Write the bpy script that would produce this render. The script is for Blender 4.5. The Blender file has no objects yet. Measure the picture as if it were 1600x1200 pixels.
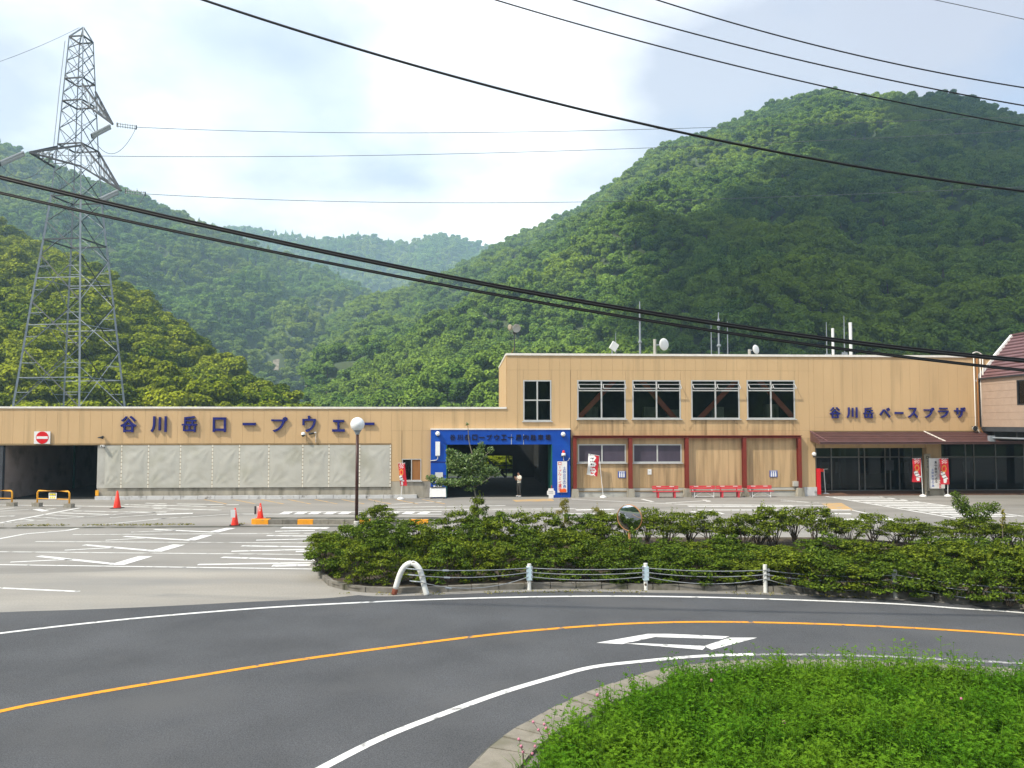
import bpy, bmesh, math, random
from mathutils import Vector, Matrix, noise
R = math.radians
rnd = random.Random(7)
scene = bpy.context.scene
col = scene.collection

# ------------------------------------------------------------------ camera
FPX = 1232.0
PITCH = math.atan(62.0 / FPX)
CZ = 5.05
CAM = Vector((0, 0, CZ))
cp, sp = math.cos(PITCH), math.sin(PITCH)
cd = bpy.data.cameras.new('camera'); cam = bpy.data.objects.new('camera', cd); col.objects.link(cam)
cd.sensor_width = 36.0; cd.lens = 36.0 * FPX / 1600.0
cd.clip_start = 0.1; cd.clip_end = 6000
cam.location = CAM; cam.rotation_euler = (math.pi / 2 + PITCH, 0, 0)
scene.camera = cam

# ------------------------------------------------------------------ light
SUN_EL, SUN_AZ = 50.0, 238.0      # azimuth clockwise from +Y (behind-left of the camera)
SUN_DIR = Vector((math.sin(R(SUN_AZ)) * math.cos(R(SUN_EL)), math.cos(R(SUN_AZ)) * math.cos(R(SUN_EL)), math.sin(R(SUN_EL))))
world = bpy.data.worlds.new("World"); scene.world = world; world.use_nodes = True
wn, wl = world.node_tree.nodes, world.node_tree.links
wn.clear()
def W(t, **k):
    n = wn.new(t)
    for a, b in k.items(): setattr(n, a, b)
    return n
def wramp(src, stops):
    r = W('ShaderNodeValToRGB'); e = r.color_ramp.elements
    while len(e) < len(stops): e.new(0.5)
    for q, (p, c) in zip(e, stops): q.position = p; q.color = (c[0], c[1], c[2], 1)
    wl.new(src, r.inputs[0]); return r
sky = W('ShaderNodeTexSky', sky_type='NISHITA'); sky.sun_disc = False
sky.sun_elevation = R(SUN_EL); sky.sun_rotation = R(SUN_AZ); sky.altitude = 700; sky.air_density = 1.0; sky.dust_density = 3.0
bg_sky = W('ShaderNodeBackground'); bg_sky.inputs[1].default_value = 0.105
wl.new(sky.outputs[0], bg_sky.inputs[0])
tc = W('ShaderNodeTexCoord'); sep = W('ShaderNodeSeparateXYZ'); wl.new(tc.outputs['Generated'], sep.inputs[0])
def wmath(op, a, b=None):
    m = W('ShaderNodeMath', operation=op)
    for i, q in enumerate((a, b)):
        if q is None: continue
        if isinstance(q, (int, float)): m.inputs[i].default_value = q
        else: wl.new(q, m.inputs[i])
    return m.outputs[0]
zc = wmath('ADD', wmath('MAXIMUM', sep.outputs[2], 0.0), 0.22)
cv = W('ShaderNodeCombineXYZ'); wl.new(wmath('DIVIDE', sep.outputs[0], zc), cv.inputs[0]); wl.new(wmath('DIVIDE', sep.outputs[1], zc), cv.inputs[1])
mp = W('ShaderNodeMapping'); mp.inputs['Location'].default_value = (1.7, 0.3, 0.0); wl.new(cv.outputs[0], mp.inputs[0])
n1 = W('ShaderNodeTexNoise'); n1.inputs['Scale'].default_value = 0.95; n1.inputs['Detail'].default_value = 9; n1.inputs['Roughness'].default_value = 0.56
wl.new(mp.outputs[0], n1.inputs['Vector'])
cover = wmath('ADD', n1.outputs['Fac'], wmath('MULTIPLY', sep.outputs[0], -0.16))
m1 = wramp(cover, [(0.42, (0.62,) * 3), (0.54, (1, 1, 1))])
n2 = W('ShaderNodeTexNoise'); n2.inputs['Scale'].default_value = 0.8; n2.inputs['Detail'].default_value = 7; n2.inputs['Roughness'].default_value = 0.5
mp2 = W('ShaderNodeMapping'); mp2.inputs['Location'].default_value = (4.2, 1.7, 0.0); wl.new(cv.outputs[0], mp2.inputs[0]); wl.new(mp2.outputs[0], n2.inputs['Vector'])
c2 = wramp(n2.outputs['Fac'], [(0.43, (0.30, 0.315, 0.37)), (0.66, (0.91, 0.90, 0.88))])
bg_cloud = W('ShaderNodeBackground'); bg_cloud.inputs[1].default_value = 1.0; wl.new(c2.outputs[0], bg_cloud.inputs[0])
mx = W('ShaderNodeMixShader'); wl.new(m1.outputs[0], mx.inputs[0]); wl.new(bg_sky.outputs[0], mx.inputs[1]); wl.new(bg_cloud.outputs[0], mx.inputs[2])
wo = W('ShaderNodeOutputWorld'); wl.new(mx.outputs[0], wo.inputs[0])

sl = bpy.data.lights.new('sun', 'SUN'); sl.energy = 5.0; sl.angle = R(1.2); sl.color = (1.0, 0.92, 0.77)
so = bpy.data.objects.new('sun', sl); col.objects.link(so)
so.rotation_euler = SUN_DIR.to_track_quat('Z', 'Y').to_euler(); so.location = (-20, -20, 60)

vs = scene.view_settings
vs.view_transform = 'Standard'; vs.look = 'None'; vs.gamma = 1.0; vs.exposure = 1.25; vs.use_curve_mapping = False
scene.display_settings.display_device = 'sRGB'
cy = scene.cycles
cy.use_denoising = True
cy.max_bounces = 6; cy.diffuse_bounces = 3; cy.glossy_bounces = 3; cy.transmission_bounces = 4; cy.transparent_max_bounces = 8; cy.volume_bounces = 1
cy.caustics_reflective = False; cy.caustics_refractive = False
cy.sample_clamp_indirect = 6.0

# ------------------------------------------------------------------ projection helpers
def ray(px, py):
    x = (px - 800.0) / FPX; y = (600.0 - py) / FPX
    return Vector((x, cp - y * sp, sp + y * cp))
def G(px, py, z=0.0):
    d = ray(px, py); return CAM + d * ((z - CZ) / d.z)
def AT(px, py, Y):
    d = ray(px, py); return CAM + d * (Y / d.y)
FA = math.atan(0.055)
FO = Vector((0, 54.4, 0)); FE = Vector((math.cos(FA), math.sin(FA), 0)); FN = Vector((-math.sin(FA), math.cos(FA), 0))
def fpx(px, py, v=0.0):
    d = ray(px, py); t = (v - (CAM - FO).dot(FN)) / d.dot(FN); p = CAM + d * t
    return (p - FO).dot(FE), p.z
def fw(u, v, z): return FO + FE * u + FN * v + Vector((0, 0, z))

# ------------------------------------------------------------------ mesh builder
class MB:
    def __init__(s): s.v = []; s.f = []; s.m = []
    def face(s, pts, mi=0):
        n = len(s.v); s.v += [tuple(p) for p in pts]; s.f.append(tuple(range(n, n + len(pts)))); s.m.append(mi)
    def box(s, x0, x1, y0, y1, z0, z1, mi=0):
        n = len(s.v)
        s.v += [(x0, y0, z0), (x1, y0, z0), (x1, y1, z0), (x0, y1, z0), (x0, y0, z1), (x1, y0, z1), (x1, y1, z1), (x0, y1, z1)]
        for q in ((0, 3, 2, 1), (4, 5, 6, 7), (0, 1, 5, 4), (1, 2, 6, 5), (2, 3, 7, 6), (3, 0, 4, 7)):
            s.f.append(tuple(n + i for i in q)); s.m.append(mi)
        return s
    def bar(s, a, b, w, h=None, mi=0, up=(0, 0, 1)):
        a, b = Vector(a), Vector(b); h = w if h is None else h
        d = (b - a).normalized(); u = Vector(up)
        if abs(d.dot(u)) > 0.98: u = Vector((0, 1, 0))
        x = d.cross(u).normalized() * (w / 2); y = x.cross(d).normalized() * (h / 2)
        n = len(s.v)
        for p in (a, b): s.v += [tuple(p - x - y), tuple(p + x - y), tuple(p + x + y), tuple(p - x + y)]
        for q in ((3, 2, 1, 0), (4, 5, 6, 7), (0, 1, 5, 4), (1, 2, 6, 5), (2, 3, 7, 6), (3, 0, 4, 7)):
            s.f.append(tuple(n + i for i in q)); s.m.append(mi)
        return s
    def tube(s, pts, r, n=8, mi=0, cap=True):
        pts = [Vector(p) for p in pts]; k = len(pts)
        rs = r if isinstance(r, (list, tuple)) else [r] * k
        base = len(s.v); ref = None
        for i, p in enumerate(pts):
            d = (pts[min(i + 1, k - 1)] - pts[max(i - 1, 0)]).normalized()
            if ref is None: ref = Vector((0, 0, 1)) if abs(d.z) < 0.9 else Vector((1, 0, 0))
            x = d.cross(ref)
            if x.length < 1e-5: x = d.cross(Vector((0, 1, 0.3)))
            x.normalize(); y = x.cross(d).normalized(); ref = -y if False else ref
            for j in range(n):
                a = 2 * math.pi * j / n
                s.v.append(tuple(p + (x * math.cos(a) + y * math.sin(a)) * rs[i]))
        for i in range(k - 1):
            for j in range(n):
                a = base + i * n + j; b = base + i * n + (j + 1) % n
                s.f.append((a, b, b + n, a + n)); s.m.append(mi)
        if cap:
            s.f.append(tuple(base + j for j in range(n - 1, -1, -1))); s.m.append(mi)
            s.f.append(tuple(base + (k - 1) * n + j for j in range(n))); s.m.append(mi)
        return s
    def lathe(s, prof, n=16, c=(0, 0, 0), axis='z', mi=0):
        base = len(s.v)
        for (r, h) in prof:
            for j in range(n):
                a = 2 * math.pi * j / n
                p = (r * math.cos(a), r * math.sin(a), h)
                if axis == 'y': p = (p[0], p[2], p[1])
                s.v.append((p[0] + c[0], p[1] + c[1], p[2] + c[2]))
        for i in range(len(prof) - 1):
            for j in range(n):
                a = base + i * n + j; b = base + i * n + (j + 1) % n
                q = (a, b, b + n, a + n)
                s.f.append(q if axis == 'z' else q[::-1]); s.m.append(mi)
        return s
    def sphere(s, c, r, n=16, m=8, sz=1.0, mi=0):
        return s.lathe([(max(1e-4, r * math.sin(math.pi * i / m)), -r * sz * math.cos(math.pi * i / m)) for i in range(m + 1)], n, c, 'z', mi)
    def prism(s, poly, y0, y1, mi=0):
        # polygon in x,z extruded along y
        n = len(poly); b = len(s.v)
        s.v += [(x, y0, z) for x, z in poly] + [(x, y1, z) for x, z in poly]
        s.f.append(tuple(range(b, b + n))); s.m.append(mi)
        s.f.append(tuple(range(b + 2 * n - 1, b + n - 1, -1))); s.m.append(mi)
        for i in range(n):
            j = (i + 1) % n; s.f.append((b + j, b + i, b + n + i, b + n + j)); s.m.append(mi)
        return s
    def mesh(s, name, mats, smooth=False):
        me = bpy.data.meshes.new(name); me.from_pydata(s.v, [], s.f)
        for m in (mats if isinstance(mats, (list, tuple)) else [mats]): me.materials.append(m)
        if any(s.m): me.polygons.foreach_set('material_index', s.m)
        if smooth: me.polygons.foreach_set('use_smooth', [True] * len(s.f))
        me.update(); return me
    def build(s, name, mats, parent=None, smooth=False, loc=None):
        return link(name, s.mesh(name, mats, smooth), parent, loc)
def link(name, data, parent=None, loc=None):
    o = bpy.data.objects.new(name, data); col.objects.link(o)
    if parent: o.parent = parent
    if loc is not None: o.location = loc
    return o
def tag(o, label=None, cat=None, group=None, kind=None):
    if label: o['label'] = label
    if cat: o['category'] = cat
    if group: o['group'] = group
    if kind: o['kind'] = kind
    return o
def thing(name, label, cat, loc=(0, 0, 0), rz=0.0, group=None):
    o = bpy.data.objects.new(name, None); o.empty_display_size = 0.2; col.objects.link(o)
    o.location = loc; o.rotation_euler = (0, 0, rz)
    return tag(o, label, cat, group)
def kids(o): return [c for c in bpy.data.objects if c.parent == o]
def dup(o, parent=None):
    c = o.copy(); col.objects.link(c)
    if parent: c.parent = parent
    for k in kids(o): dup(k, c)
    return c

# ------------------------------------------------------------------ materials
def mat(name, colr, rough=0.7, var=0.12, scale=3.0, stretch=(1, 1, 1), bump=0.0, bscale=30.0, metal=0.0, dirt=None, dirt_scale=1.2, dirt_lo=0.52, dirt_hi=0.72, dstretch=(1, 1, 1), spec=0.3, fine=0.0, fscale=120):
    m = bpy.data.materials.new(name); m.use_nodes = True
    nt = m.node_tree; N, L = nt.nodes, nt.links
    b = N['Principled BSDF']; b.inputs['Roughness'].default_value = rough; b.inputs['Metallic'].default_value = metal
    b.inputs['Specular IOR Level'].default_value = spec
    geo = N.new('ShaderNodeNewGeometry')
    def tex(sc, st, det=6):
        mpn = N.new('ShaderNodeMapping'); mpn.inputs['Scale'].default_value = st; L.new(geo.outputs['Position'], mpn.inputs[0])
        t = N.new('ShaderNodeTexNoise'); t.inputs['Scale'].default_value = sc; t.inputs['Detail'].default_value = det; L.new(mpn.outputs[0], t.inputs['Vector'])
        return t.outputs['Fac']
    def ramp(src, a, b_, ca, cb):
        r = N.new('ShaderNodeValToRGB'); r.color_ramp.elements[0].position = a; r.color_ramp.elements[1].position = b_
        r.color_ramp.elements[0].color = (*ca, 1); r.color_ramp.elements[1].color = (*cb, 1); L.new(src, r.inputs[0]); return r.outputs[0]
    lo = tuple(c * (1 - var) for c in colr); hi = tuple(min(1, c * (1 + var)) for c in colr)
    c = ramp(tex(scale, stretch), 0.3, 0.7, lo, hi)
    if fine:
        f = ramp(tex(fscale, (1, 1, 1), 2), 0.3, 0.7, (1 - fine,) * 3, (1 + fine,) * 3)
        mu = N.new('ShaderNodeMix'); mu.data_type = 'RGBA'; mu.blend_type = 'MULTIPLY'; mu.inputs[0].default_value = 1.0
        L.new(c, mu.inputs[6]); L.new(f, mu.inputs[7]); c = mu.outputs[2]
    if dirt:
        d = ramp(tex(dirt_scale, dstretch, 8), dirt_lo, dirt_hi, (0, 0, 0), (1, 1, 1))
        mi = N.new('ShaderNodeMix'); mi.data_type = 'RGBA'; L.new(d, mi.inputs[0]); L.new(c, mi.inputs[6]); mi.inputs[7].default_value = (*dirt, 1); c = mi.outputs[2]
    L.new(c, b.inputs['Base Color'])
    if bump:
        bn = N.new('ShaderNodeBump'); bn.inputs['Strength'].default_value = bump; bn.inputs['Distance'].default_value = 0.02
        L.new(tex(bscale, stretch, 4), bn.inputs['Height']); L.new(bn.outputs[0], b.inputs['Normal'])
    return m
def glass(name, tint, transp=0.5, rough=0.03):
    m = bpy.data.materials.new(name); m.use_nodes = True; N, L = m.node_tree.nodes, m.node_tree.links
    N.clear(); out = N.new('ShaderNodeOutputMaterial'); tr = N.new('ShaderNodeBsdfTransparent'); tr.inputs[0].default_value = (*[transp] * 3, 1)
    tr.inputs[0].default_value = (transp * tint[0], transp * tint[1], transp * tint[2], 1)
    gl = N.new('ShaderNodeBsdfGlossy'); gl.inputs['Roughness'].default_value = rough; gl.inputs[0].default_value = (0.9, 0.9, 0.95, 1)
    fr = N.new('ShaderNodeFresnel'); fr.inputs[0].default_value = 1.38; mx = N.new('ShaderNodeMixShader')
    L.new(fr.outputs[0], mx.inputs[0]); L.new(tr.outputs[0], mx.inputs[1]); L.new(gl.outputs[0], mx.inputs[2]); L.new(mx.outputs[0], out.inputs[0])
    return m
def leafmat(name, c_lo, c_hi, patch=None, pscale=0.02, trans=0.25, obj_var=True, gloss=0.0):
    m = bpy.data.materials.new(name); m.use_nodes = True; N, L = m.node_tree.nodes, m.node_tree.links
    N.clear(); out = N.new('ShaderNodeOutputMaterial')
    at = N.new('ShaderNodeAttribute'); at.attribute_name = 'lv'
    oi = N.new('ShaderNodeObjectInfo')
    def mixc(f, a, b):
        x = N.new('ShaderNodeMix'); x.data_type = 'RGBA'
        if isinstance(f, float): x.inputs[0].default_value = f
        else: L.new(f, x.inputs[0])
        for i, q in ((6, a), (7, b)):
            if isinstance(q, tuple): x.inputs[i].default_value = (*q, 1)
            else: L.new(q, x.inputs[i])
        return x.outputs[2]
    def mth(op, a, b):
        x = N.new('ShaderNodeMath'); x.operation = op; x.use_clamp = True
        for i, q in ((0, a), (1, b)):
            if isinstance(q, (int, float)): x.inputs[i].default_value = q
            else: L.new(q, x.inputs[i])
        return x.outputs[0]
    f = at.outputs['Fac']
    if obj_var: f = mth('ADD', mth('MULTIPLY', f, 0.55), mth('MULTIPLY', oi.outputs['Random'], 0.5))
    c = mixc(f, c_lo, c_hi)
    if patch:
        nz = N.new('ShaderNodeTexNoise'); nz.inputs['Scale'].default_value = pscale; nz.inputs['Detail'].default_value = 4
        L.new(oi.outputs['Location'], nz.inputs['Vector'])
        rp = N.new('ShaderNodeValToRGB'); rp.color_ramp.elements[0].position = 0.45; rp.color_ramp.elements[1].position = 0.62; L.new(nz.outputs['Fac'], rp.inputs[0])
        pf = mth('MULTIPLY', rp.outputs[0], 0.75)
        c = mixc(pf, c, mixc(f, tuple(q * 0.7 for q in patch), patch))
    d = N.new('ShaderNodeBsdfDiffuse'); t = N.new('ShaderNodeBsdfTranslucent'); L.new(c, d.inputs[0]); L.new(c, t.inputs[0])
    ms = N.new('ShaderNodeMixShader'); ms.inputs[0].default_value = trans; L.new(d.outputs[0], ms.inputs[1]); L.new(t.outputs[0], ms.inputs[2])
    res = ms.outputs[0]
    if gloss:
        g = N.new('ShaderNodeBsdfGlossy'); g.inputs['Roughness'].default_value = 0.4; g.inputs[0].default_value = (0.8, 0.85, 0.8, 1)
        m2 = N.new('ShaderNodeMixShader'); m2.inputs[0].default_value = gloss; L.new(res, m2.inputs[1]); L.new(g.outputs[0], m2.inputs[2]); res = m2.outputs[0]
    L.new(res, out.inputs[0]); return m

M = {}
M['panel'] = mat('panel_paint', (0.58, 0.395, 0.21), 0.6, 0.05, 0.6, (1, 1, 0.35), dirt=(0.40, 0.28, 0.15), dirt_scale=0.9, dirt_lo=0.55, dirt_hi=0.85, dstretch=(2.2, 2.2, 0.14), fine=0.03, fscale=25)
M['panel_low'] = mat('lower_panel_paint', (0.54, 0.37, 0.20), 0.6, 0.07, 0.9, (1, 1, 0.2), dirt=(0.33, 0.23, 0.12), dirt_scale=0.9, dirt_lo=0.52, dirt_hi=0.78, dstretch=(2.5, 2.5, 0.1), fine=0.03, fscale=25)
M['joint'] = mat('joint_sealant', (0.27, 0.19, 0.10), 0.9)
M['coping'] = mat('coping_white', (0.78, 0.74, 0.68), 0.5, 0.08)
M['concrete'] = mat('concrete_wall', (0.36, 0.33, 0.27), 0.9, 0.18, 2.0, (1, 1, 0.3), bump=0.3, dirt=(0.13, 0.12, 0.09), dirt_scale=1.1, dirt_lo=0.5, dirt_hi=0.75, dstretch=(2, 2, 0.5))
M['concrete_pale'] = mat('concrete_pale', (0.47, 0.46, 0.42), 0.9, 0.12, 1.5, bump=0.2, dirt=(0.2, 0.19, 0.16), dirt_lo=0.58, dirt_hi=0.8)
M['kerb_white'] = mat('kerb_white', (0.55, 0.55, 0.55), 0.85, 0.12, 2.0, dirt=(0.2, 0.19, 0.18), dirt_lo=0.55, dirt_hi=0.7, dirt_scale=2.5)
M['kerb_grey'] = mat('kerb_grey', (0.20, 0.185, 0.16), 0.9, 0.25, 3.0, bump=0.4, dirt=(0.08, 0.08, 0.05), dirt_scale=2.0)
M['kerb_stone'] = mat('kerb_stone', (0.225, 0.205, 0.17), 0.9, 0.16, 4.0, bump=0.35, dirt=(0.16, 0.15, 0.11), dirt_scale=2.5, fine=0.12, fscale=60)
M['orange'] = mat('kerb_orange', (0.80, 0.33, 0.02), 0.7, 0.1, 4.0, dirt=(0.35, 0.25, 0.15), dirt_scale=3, dirt_lo=0.62, dirt_hi=0.75)
M['tarp'] = mat('tarp_sheet', (0.48, 0.47, 0.42), 0.45, 0.06, 0.8, dirt=(0.36, 0.35, 0.28), dirt_scale=0.7, dirt_lo=0.5, dirt_hi=0.8)
M['tarp_edge'] = mat('tarp_hem', (0.74, 0.70, 0.60), 0.6, 0.12, 5)
M['blue'] = mat('blue_paint', (0.006, 0.066, 0.40), 0.4, 0.1, 1.2, dirt=(0.010, 0.085, 0.42), dirt_lo=0.55)
M['teal'] = mat('teal_paint', (0.012, 0.13, 0.10), 0.5, 0.12)
M['navy'] = mat('navy_letter', (0.010, 0.010, 0.032), 0.5, 0.1)
M['letter'] = mat('letter_blue', (0.018, 0.022, 0.165), 0.35, 0.1)
M['white'] = mat('white_paint', (0.78, 0.78, 0.77), 0.45, 0.04)
M['white_dirty'] = mat('white_chipped', (0.74, 0.74, 0.71), 0.5, 0.08, 6, dirt=(0.10, 0.07, 0.05), dirt_scale=7.0, dirt_lo=0.66, dirt_hi=0.68)
M['rust'] = mat('rust', (0.20, 0.06, 0.035), 0.8, 0.3, 12)
M['redsteel'] = mat('red_oxide_steel', (0.20, 0.030, 0.018), 0.5, 0.12, 2)
M['brace'] = mat('brace_red', (0.50, 0.12, 0.08), 0.5, 0.1)
M['alu'] = mat('aluminium', (0.60, 0.60, 0.59), 0.35, 0.06, metal=0.3)
M['alu_dark'] = mat('dark_aluminium', (0.22, 0.21, 0.20), 0.4, 0.08, metal=0.4)
M['glass'] = glass('window_glass', (0.85, 0.92, 0.88), 0.9)
M['glass_dark'] = glass('entrance_glass', (0.7, 0.85, 0.85), 0.55)
M['film'] = mat('tinted_film', (0.085, 0.07, 0.10), 0.12, 0.2, 1.2, (1, 1, 0.4), spec=0.6)
M['interior'] = mat('interior_wall', (0.10, 0.10, 0.095), 0.9, 0.1)
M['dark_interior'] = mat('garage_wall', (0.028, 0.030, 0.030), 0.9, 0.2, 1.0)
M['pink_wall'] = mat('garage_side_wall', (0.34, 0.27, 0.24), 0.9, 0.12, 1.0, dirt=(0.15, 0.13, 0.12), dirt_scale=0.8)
M['board'] = mat('plywood', (0.30, 0.13, 0.04), 0.7, 0.15, 3, (1, 1, 0.2))
M['roof_brown'] = mat('brown_roof_metal', (0.115, 0.055, 0.050), 0.45, 0.15, 1.5, spec=0.5)
M['roof_plum'] = mat('plum_roof_metal', (0.17, 0.085, 0.09), 0.45, 0.12, 1.5, spec=0.5)
M['siding'] = mat('beige_siding', (0.42, 0.31, 0.24), 0.7, 0.06, 2, fine=0.05, fscale=20)
M['steel_dark'] = mat('dark_steel', (0.035, 0.035, 0.038), 0.6, 0.2)
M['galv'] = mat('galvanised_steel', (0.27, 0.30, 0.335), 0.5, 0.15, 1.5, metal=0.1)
M['galv_dark'] = mat('galvanised_shadow', (0.055, 0.06, 0.07), 0.6, 0.15, 1.5)  # dark fittings, and pylon members with their shade put into the steel colour
M['insul'] = mat('insulator_porcelain', (0.40, 0.42, 0.44), 0.25, 0.1)
M['wire'] = mat('wire_black', (0.012, 0.012, 0.014), 0.5, 0.1)
M['wire_grey'] = mat('wire_grey', (0.10, 0.11, 0.12), 0.5, 0.1)
M['cable_steel'] = mat('cable_steel', (0.30, 0.32, 0.34), 0.4, 0.2, 8, metal=0.4)
M['reflector'] = mat('reflector_pale_blue', (0.52, 0.66, 0.74), 0.4, 0.08)
M['bench_red'] = mat('bench_red', (0.62, 0.055, 0.075), 0.45, 0.08)
M['cone_red'] = mat('cone_red', (0.78, 0.035, 0.015), 0.45, 0.06)
M['sign_red'] = mat('sign_red', (0.66, 0.012, 0.020), 0.4, 0.05)
M['banner_red'] = mat('banner_red', (0.55, 0.02, 0.035), 0.7, 0.12)
M['rubber'] = mat('black_rubber', (0.02, 0.02, 0.02), 0.7)
M['yellow'] = mat('barrier_yellow', (0.80, 0.38, 0.03), 0.4, 0.08)
M['yellow_print'] = mat('yellow_print', (0.85, 0.70, 0.05), 0.6, 0.05)
M['block'] = mat('concrete_block', (0.26, 0.24, 0.20), 0.95, 0.2, 6, bump=0.4)
M['pole_brown'] = mat('lamp_post_brown', (0.055, 0.020, 0.016), 0.4, 0.12)
M['globe'] = mat('lamp_globe_opal', (0.84, 0.85, 0.86), 0.3, 0.03, spec=0.5)
M['mirror_rim'] = mat('mirror_rim_orange', (0.46, 0.22, 0.09), 0.5, 0.1)
M['mirror'] = mat('mirror_silver', (0.72, 0.76, 0.82), 0.02, 0.01, metal=1.0)
M['wood_grey'] = mat('weathered_wood', (0.33, 0.29, 0.22), 0.9, 0.2, 5, (1, 1, 0.15))
M['tile'] = mat('brown_terrace_tile', (0.20, 0.11, 0.075), 0.8, 0.2, 4)
M['skin'] = mat('skin', (0.42, 0.24, 0.16), 0.6, 0.05)
M['hair'] = mat('hair_black', (0.012, 0.010, 0.009), 0.5)
M['shirt'] = mat('tshirt_cream', (0.76, 0.72, 0.62), 0.85, 0.05)
M['trousers'] = mat('trousers_charcoal', (0.045, 0.042, 0.038), 0.85, 0.15)
M['soil'] = mat('soil', (0.075, 0.058, 0.038), 0.95, 0.3, 3.0, bump=0.6)
M['rock'] = mat('cliff_rock', (0.125, 0.11, 0.09), 0.9, 0.5, 0.35, bump=0.5, bscale=1)
M['bark'] = mat('bark', (0.10, 0.075, 0.055), 0.9, 0.25, 8)
M['bark_pale'] = mat('bark_pale', (0.23, 0.20, 0.16), 0.9, 0.25, 8)
def stain_mat():
    m = bpy.data.materials.new('rain_stain'); m.use_nodes = True; N, L = m.node_tree.nodes, m.node_tree.links; N.clear(); out = N.new('ShaderNodeOutputMaterial')
    g = N.new('ShaderNodeNewGeometry'); mp_ = N.new('ShaderNodeMapping'); mp_.inputs['Scale'].default_value = (3.2, 3.2, .22); L.new(g.outputs['Position'], mp_.inputs[0])
    n = N.new('ShaderNodeTexNoise'); n.inputs['Scale'].default_value = 1.0; n.inputs['Detail'].default_value = 6; L.new(mp_.outputs[0], n.inputs['Vector'])
    r = N.new('ShaderNodeValToRGB'); r.color_ramp.elements[0].position = .44; r.color_ramp.elements[1].position = .75; r.color_ramp.elements[1].color = (.40, .40, .40, 1); L.new(n.outputs['Fac'], r.inputs[0])
    d = N.new('ShaderNodeBsdfDiffuse'); d.inputs[0].default_value = (.20, .15, .085, 1); t = N.new('ShaderNodeBsdfTransparent'); x = N.new('ShaderNodeMixShader')
    L.new(r.outputs[0], x.inputs[0]); L.new(t.outputs[0], x.inputs[1]); L.new(d.outputs[0], x.inputs[2]); L.new(x.outputs[0], out.inputs[0]); return m
M['stain'] = stain_mat()
M['orange_print'] = mat('orange_print', (0.80, 0.12, 0.02), 0.6)
M['gold'] = mat('gold_print', (0.65, 0.27, 0.05), 0.6)
M['blue_print'] = mat('blue_print', (0.02, 0.08, 0.40), 0.5)
M['grey_print'] = mat('grey_print', (0.35, 0.35, 0.37), 0.6)
M['black_print'] = mat('black_print', (0.03, 0.03, 0.04), 0.6)

# asphalt, parking lot and paint
M['asphalt'] = mat('asphalt', (0.076, 0.079, 0.086), 0.85, 0.17, 0.45, bump=0.5, bscale=90, dirt=(0.095, 0.096, 0.10), dirt_scale=0.25, fine=0.42, fscale=48)
M['lot'] = mat('parking_concrete', (0.285, 0.272, 0.252), 0.9, 0.10, 0.12, (0.5, 1.4, 1), bump=0.2, bscale=60, dirt=(0.20, 0.192, 0.178), dirt_scale=0.22, dirt_lo=0.42, dirt_hi=0.7, dstretch=(0.5, 1.6, 1), fine=0.07, fscale=18)
M['lot_tan'] = mat('parking_apron', (0.305, 0.286, 0.255), 0.9, 0.14, 0.35, (0.3, 1.3, 1), bump=0.2, bscale=60, dirt=(0.215, 0.212, 0.205), dirt_scale=0.3, dirt_lo=0.45, dirt_hi=0.75, dstretch=(0.35, 1.6, 1), fine=0.10, fscale=18)
M['gutter'] = mat('drain_strip', (0.085, 0.085, 0.07), 0.95, 0.35, 2.0, (0.4, 1, 1), dirt=(0.20, 0.19, 0.17), dirt_scale=1.3)
M['paint'] = mat('road_paint_white', (0.72, 0.72, 0.71), 0.7, 0.04, 4.0, dirt=(0.22, 0.22, 0.215), dirt_scale=3.6, dirt_lo=0.58, dirt_hi=0.70, fine=0.08, fscale=35)
M['paint_worn'] = mat('road_paint_worn', (0.66, 0.66, 0.64), 0.7, 0.06, 4.0, dirt=(0.30, 0.29, 0.27), dirt_scale=2.2, dirt_lo=0.52, dirt_hi=0.66, fine=0.08, fscale=35)
M['paint_orange'] = mat('road_paint_orange', (0.72, 0.30, 0.015), 0.7, 0.08, 4.0, dirt=(0.15, 0.13, 0.11), dirt_scale=4.5, dirt_lo=0.57, dirt_hi=0.66, fine=0.12, fscale=35)
M['paint_orange_faded'] = mat('lot_paint_orange', (0.52, 0.33, 0.14), 0.8, 0.1, 4.0, dirt=(0.35, 0.31, 0.26), dirt_scale=2.0, dirt_lo=0.45, dirt_hi=0.65)
M['grass_soil'] = mat('verge_soil', (0.045, 0.07, 0.02), 0.95, 0.3, 5)
M['ground'] = mat('valley_ground', (0.06, 0.085, 0.03), 0.95, 0.3, 0.05)
M['hill'] = mat('forest_floor', (0.028, 0.042, 0.016), 0.95, 0.3, 0.05)

# ------------------------------------------------------------------ flat sheets and markings
def sheet(name, pts, z, m, kind='structure'):
    bm = bmesh.new(); vs_ = [bm.verts.new((p[0], p[1], z)) for p in pts]
    f = bm.faces.new(vs_); f.normal_update()
    if f.normal.z < 0: f.normal_flip()
    bmesh.ops.triangulate(bm, faces=[f])
    me = bpy.data.meshes.new(name); bm.to_mesh(me); bm.free(); me.materials.append(m)
    o = link(name, me); return tag(o, kind=kind)
def smooth_px(pts, n=8):
    out = []
    for i in range(len(pts) - 1):
        p0 = Vector(pts[max(i - 1, 0)]); p1 = Vector(pts[i]); p2 = Vector(pts[i + 1]); p3 = Vector(pts[min(i + 2, len(pts) - 1)])
        for k in range(n):
            t = k / n
            out.append(0.5 * ((2 * p1) + (p2 - p0) * t + (2 * p0 - 5 * p1 + 4 * p2 - p3) * t * t + (3 * p1 - p0 - 3 * p2 + p3) * t ** 3))
    out.append(Vector(pts[-1])); return out
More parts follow.
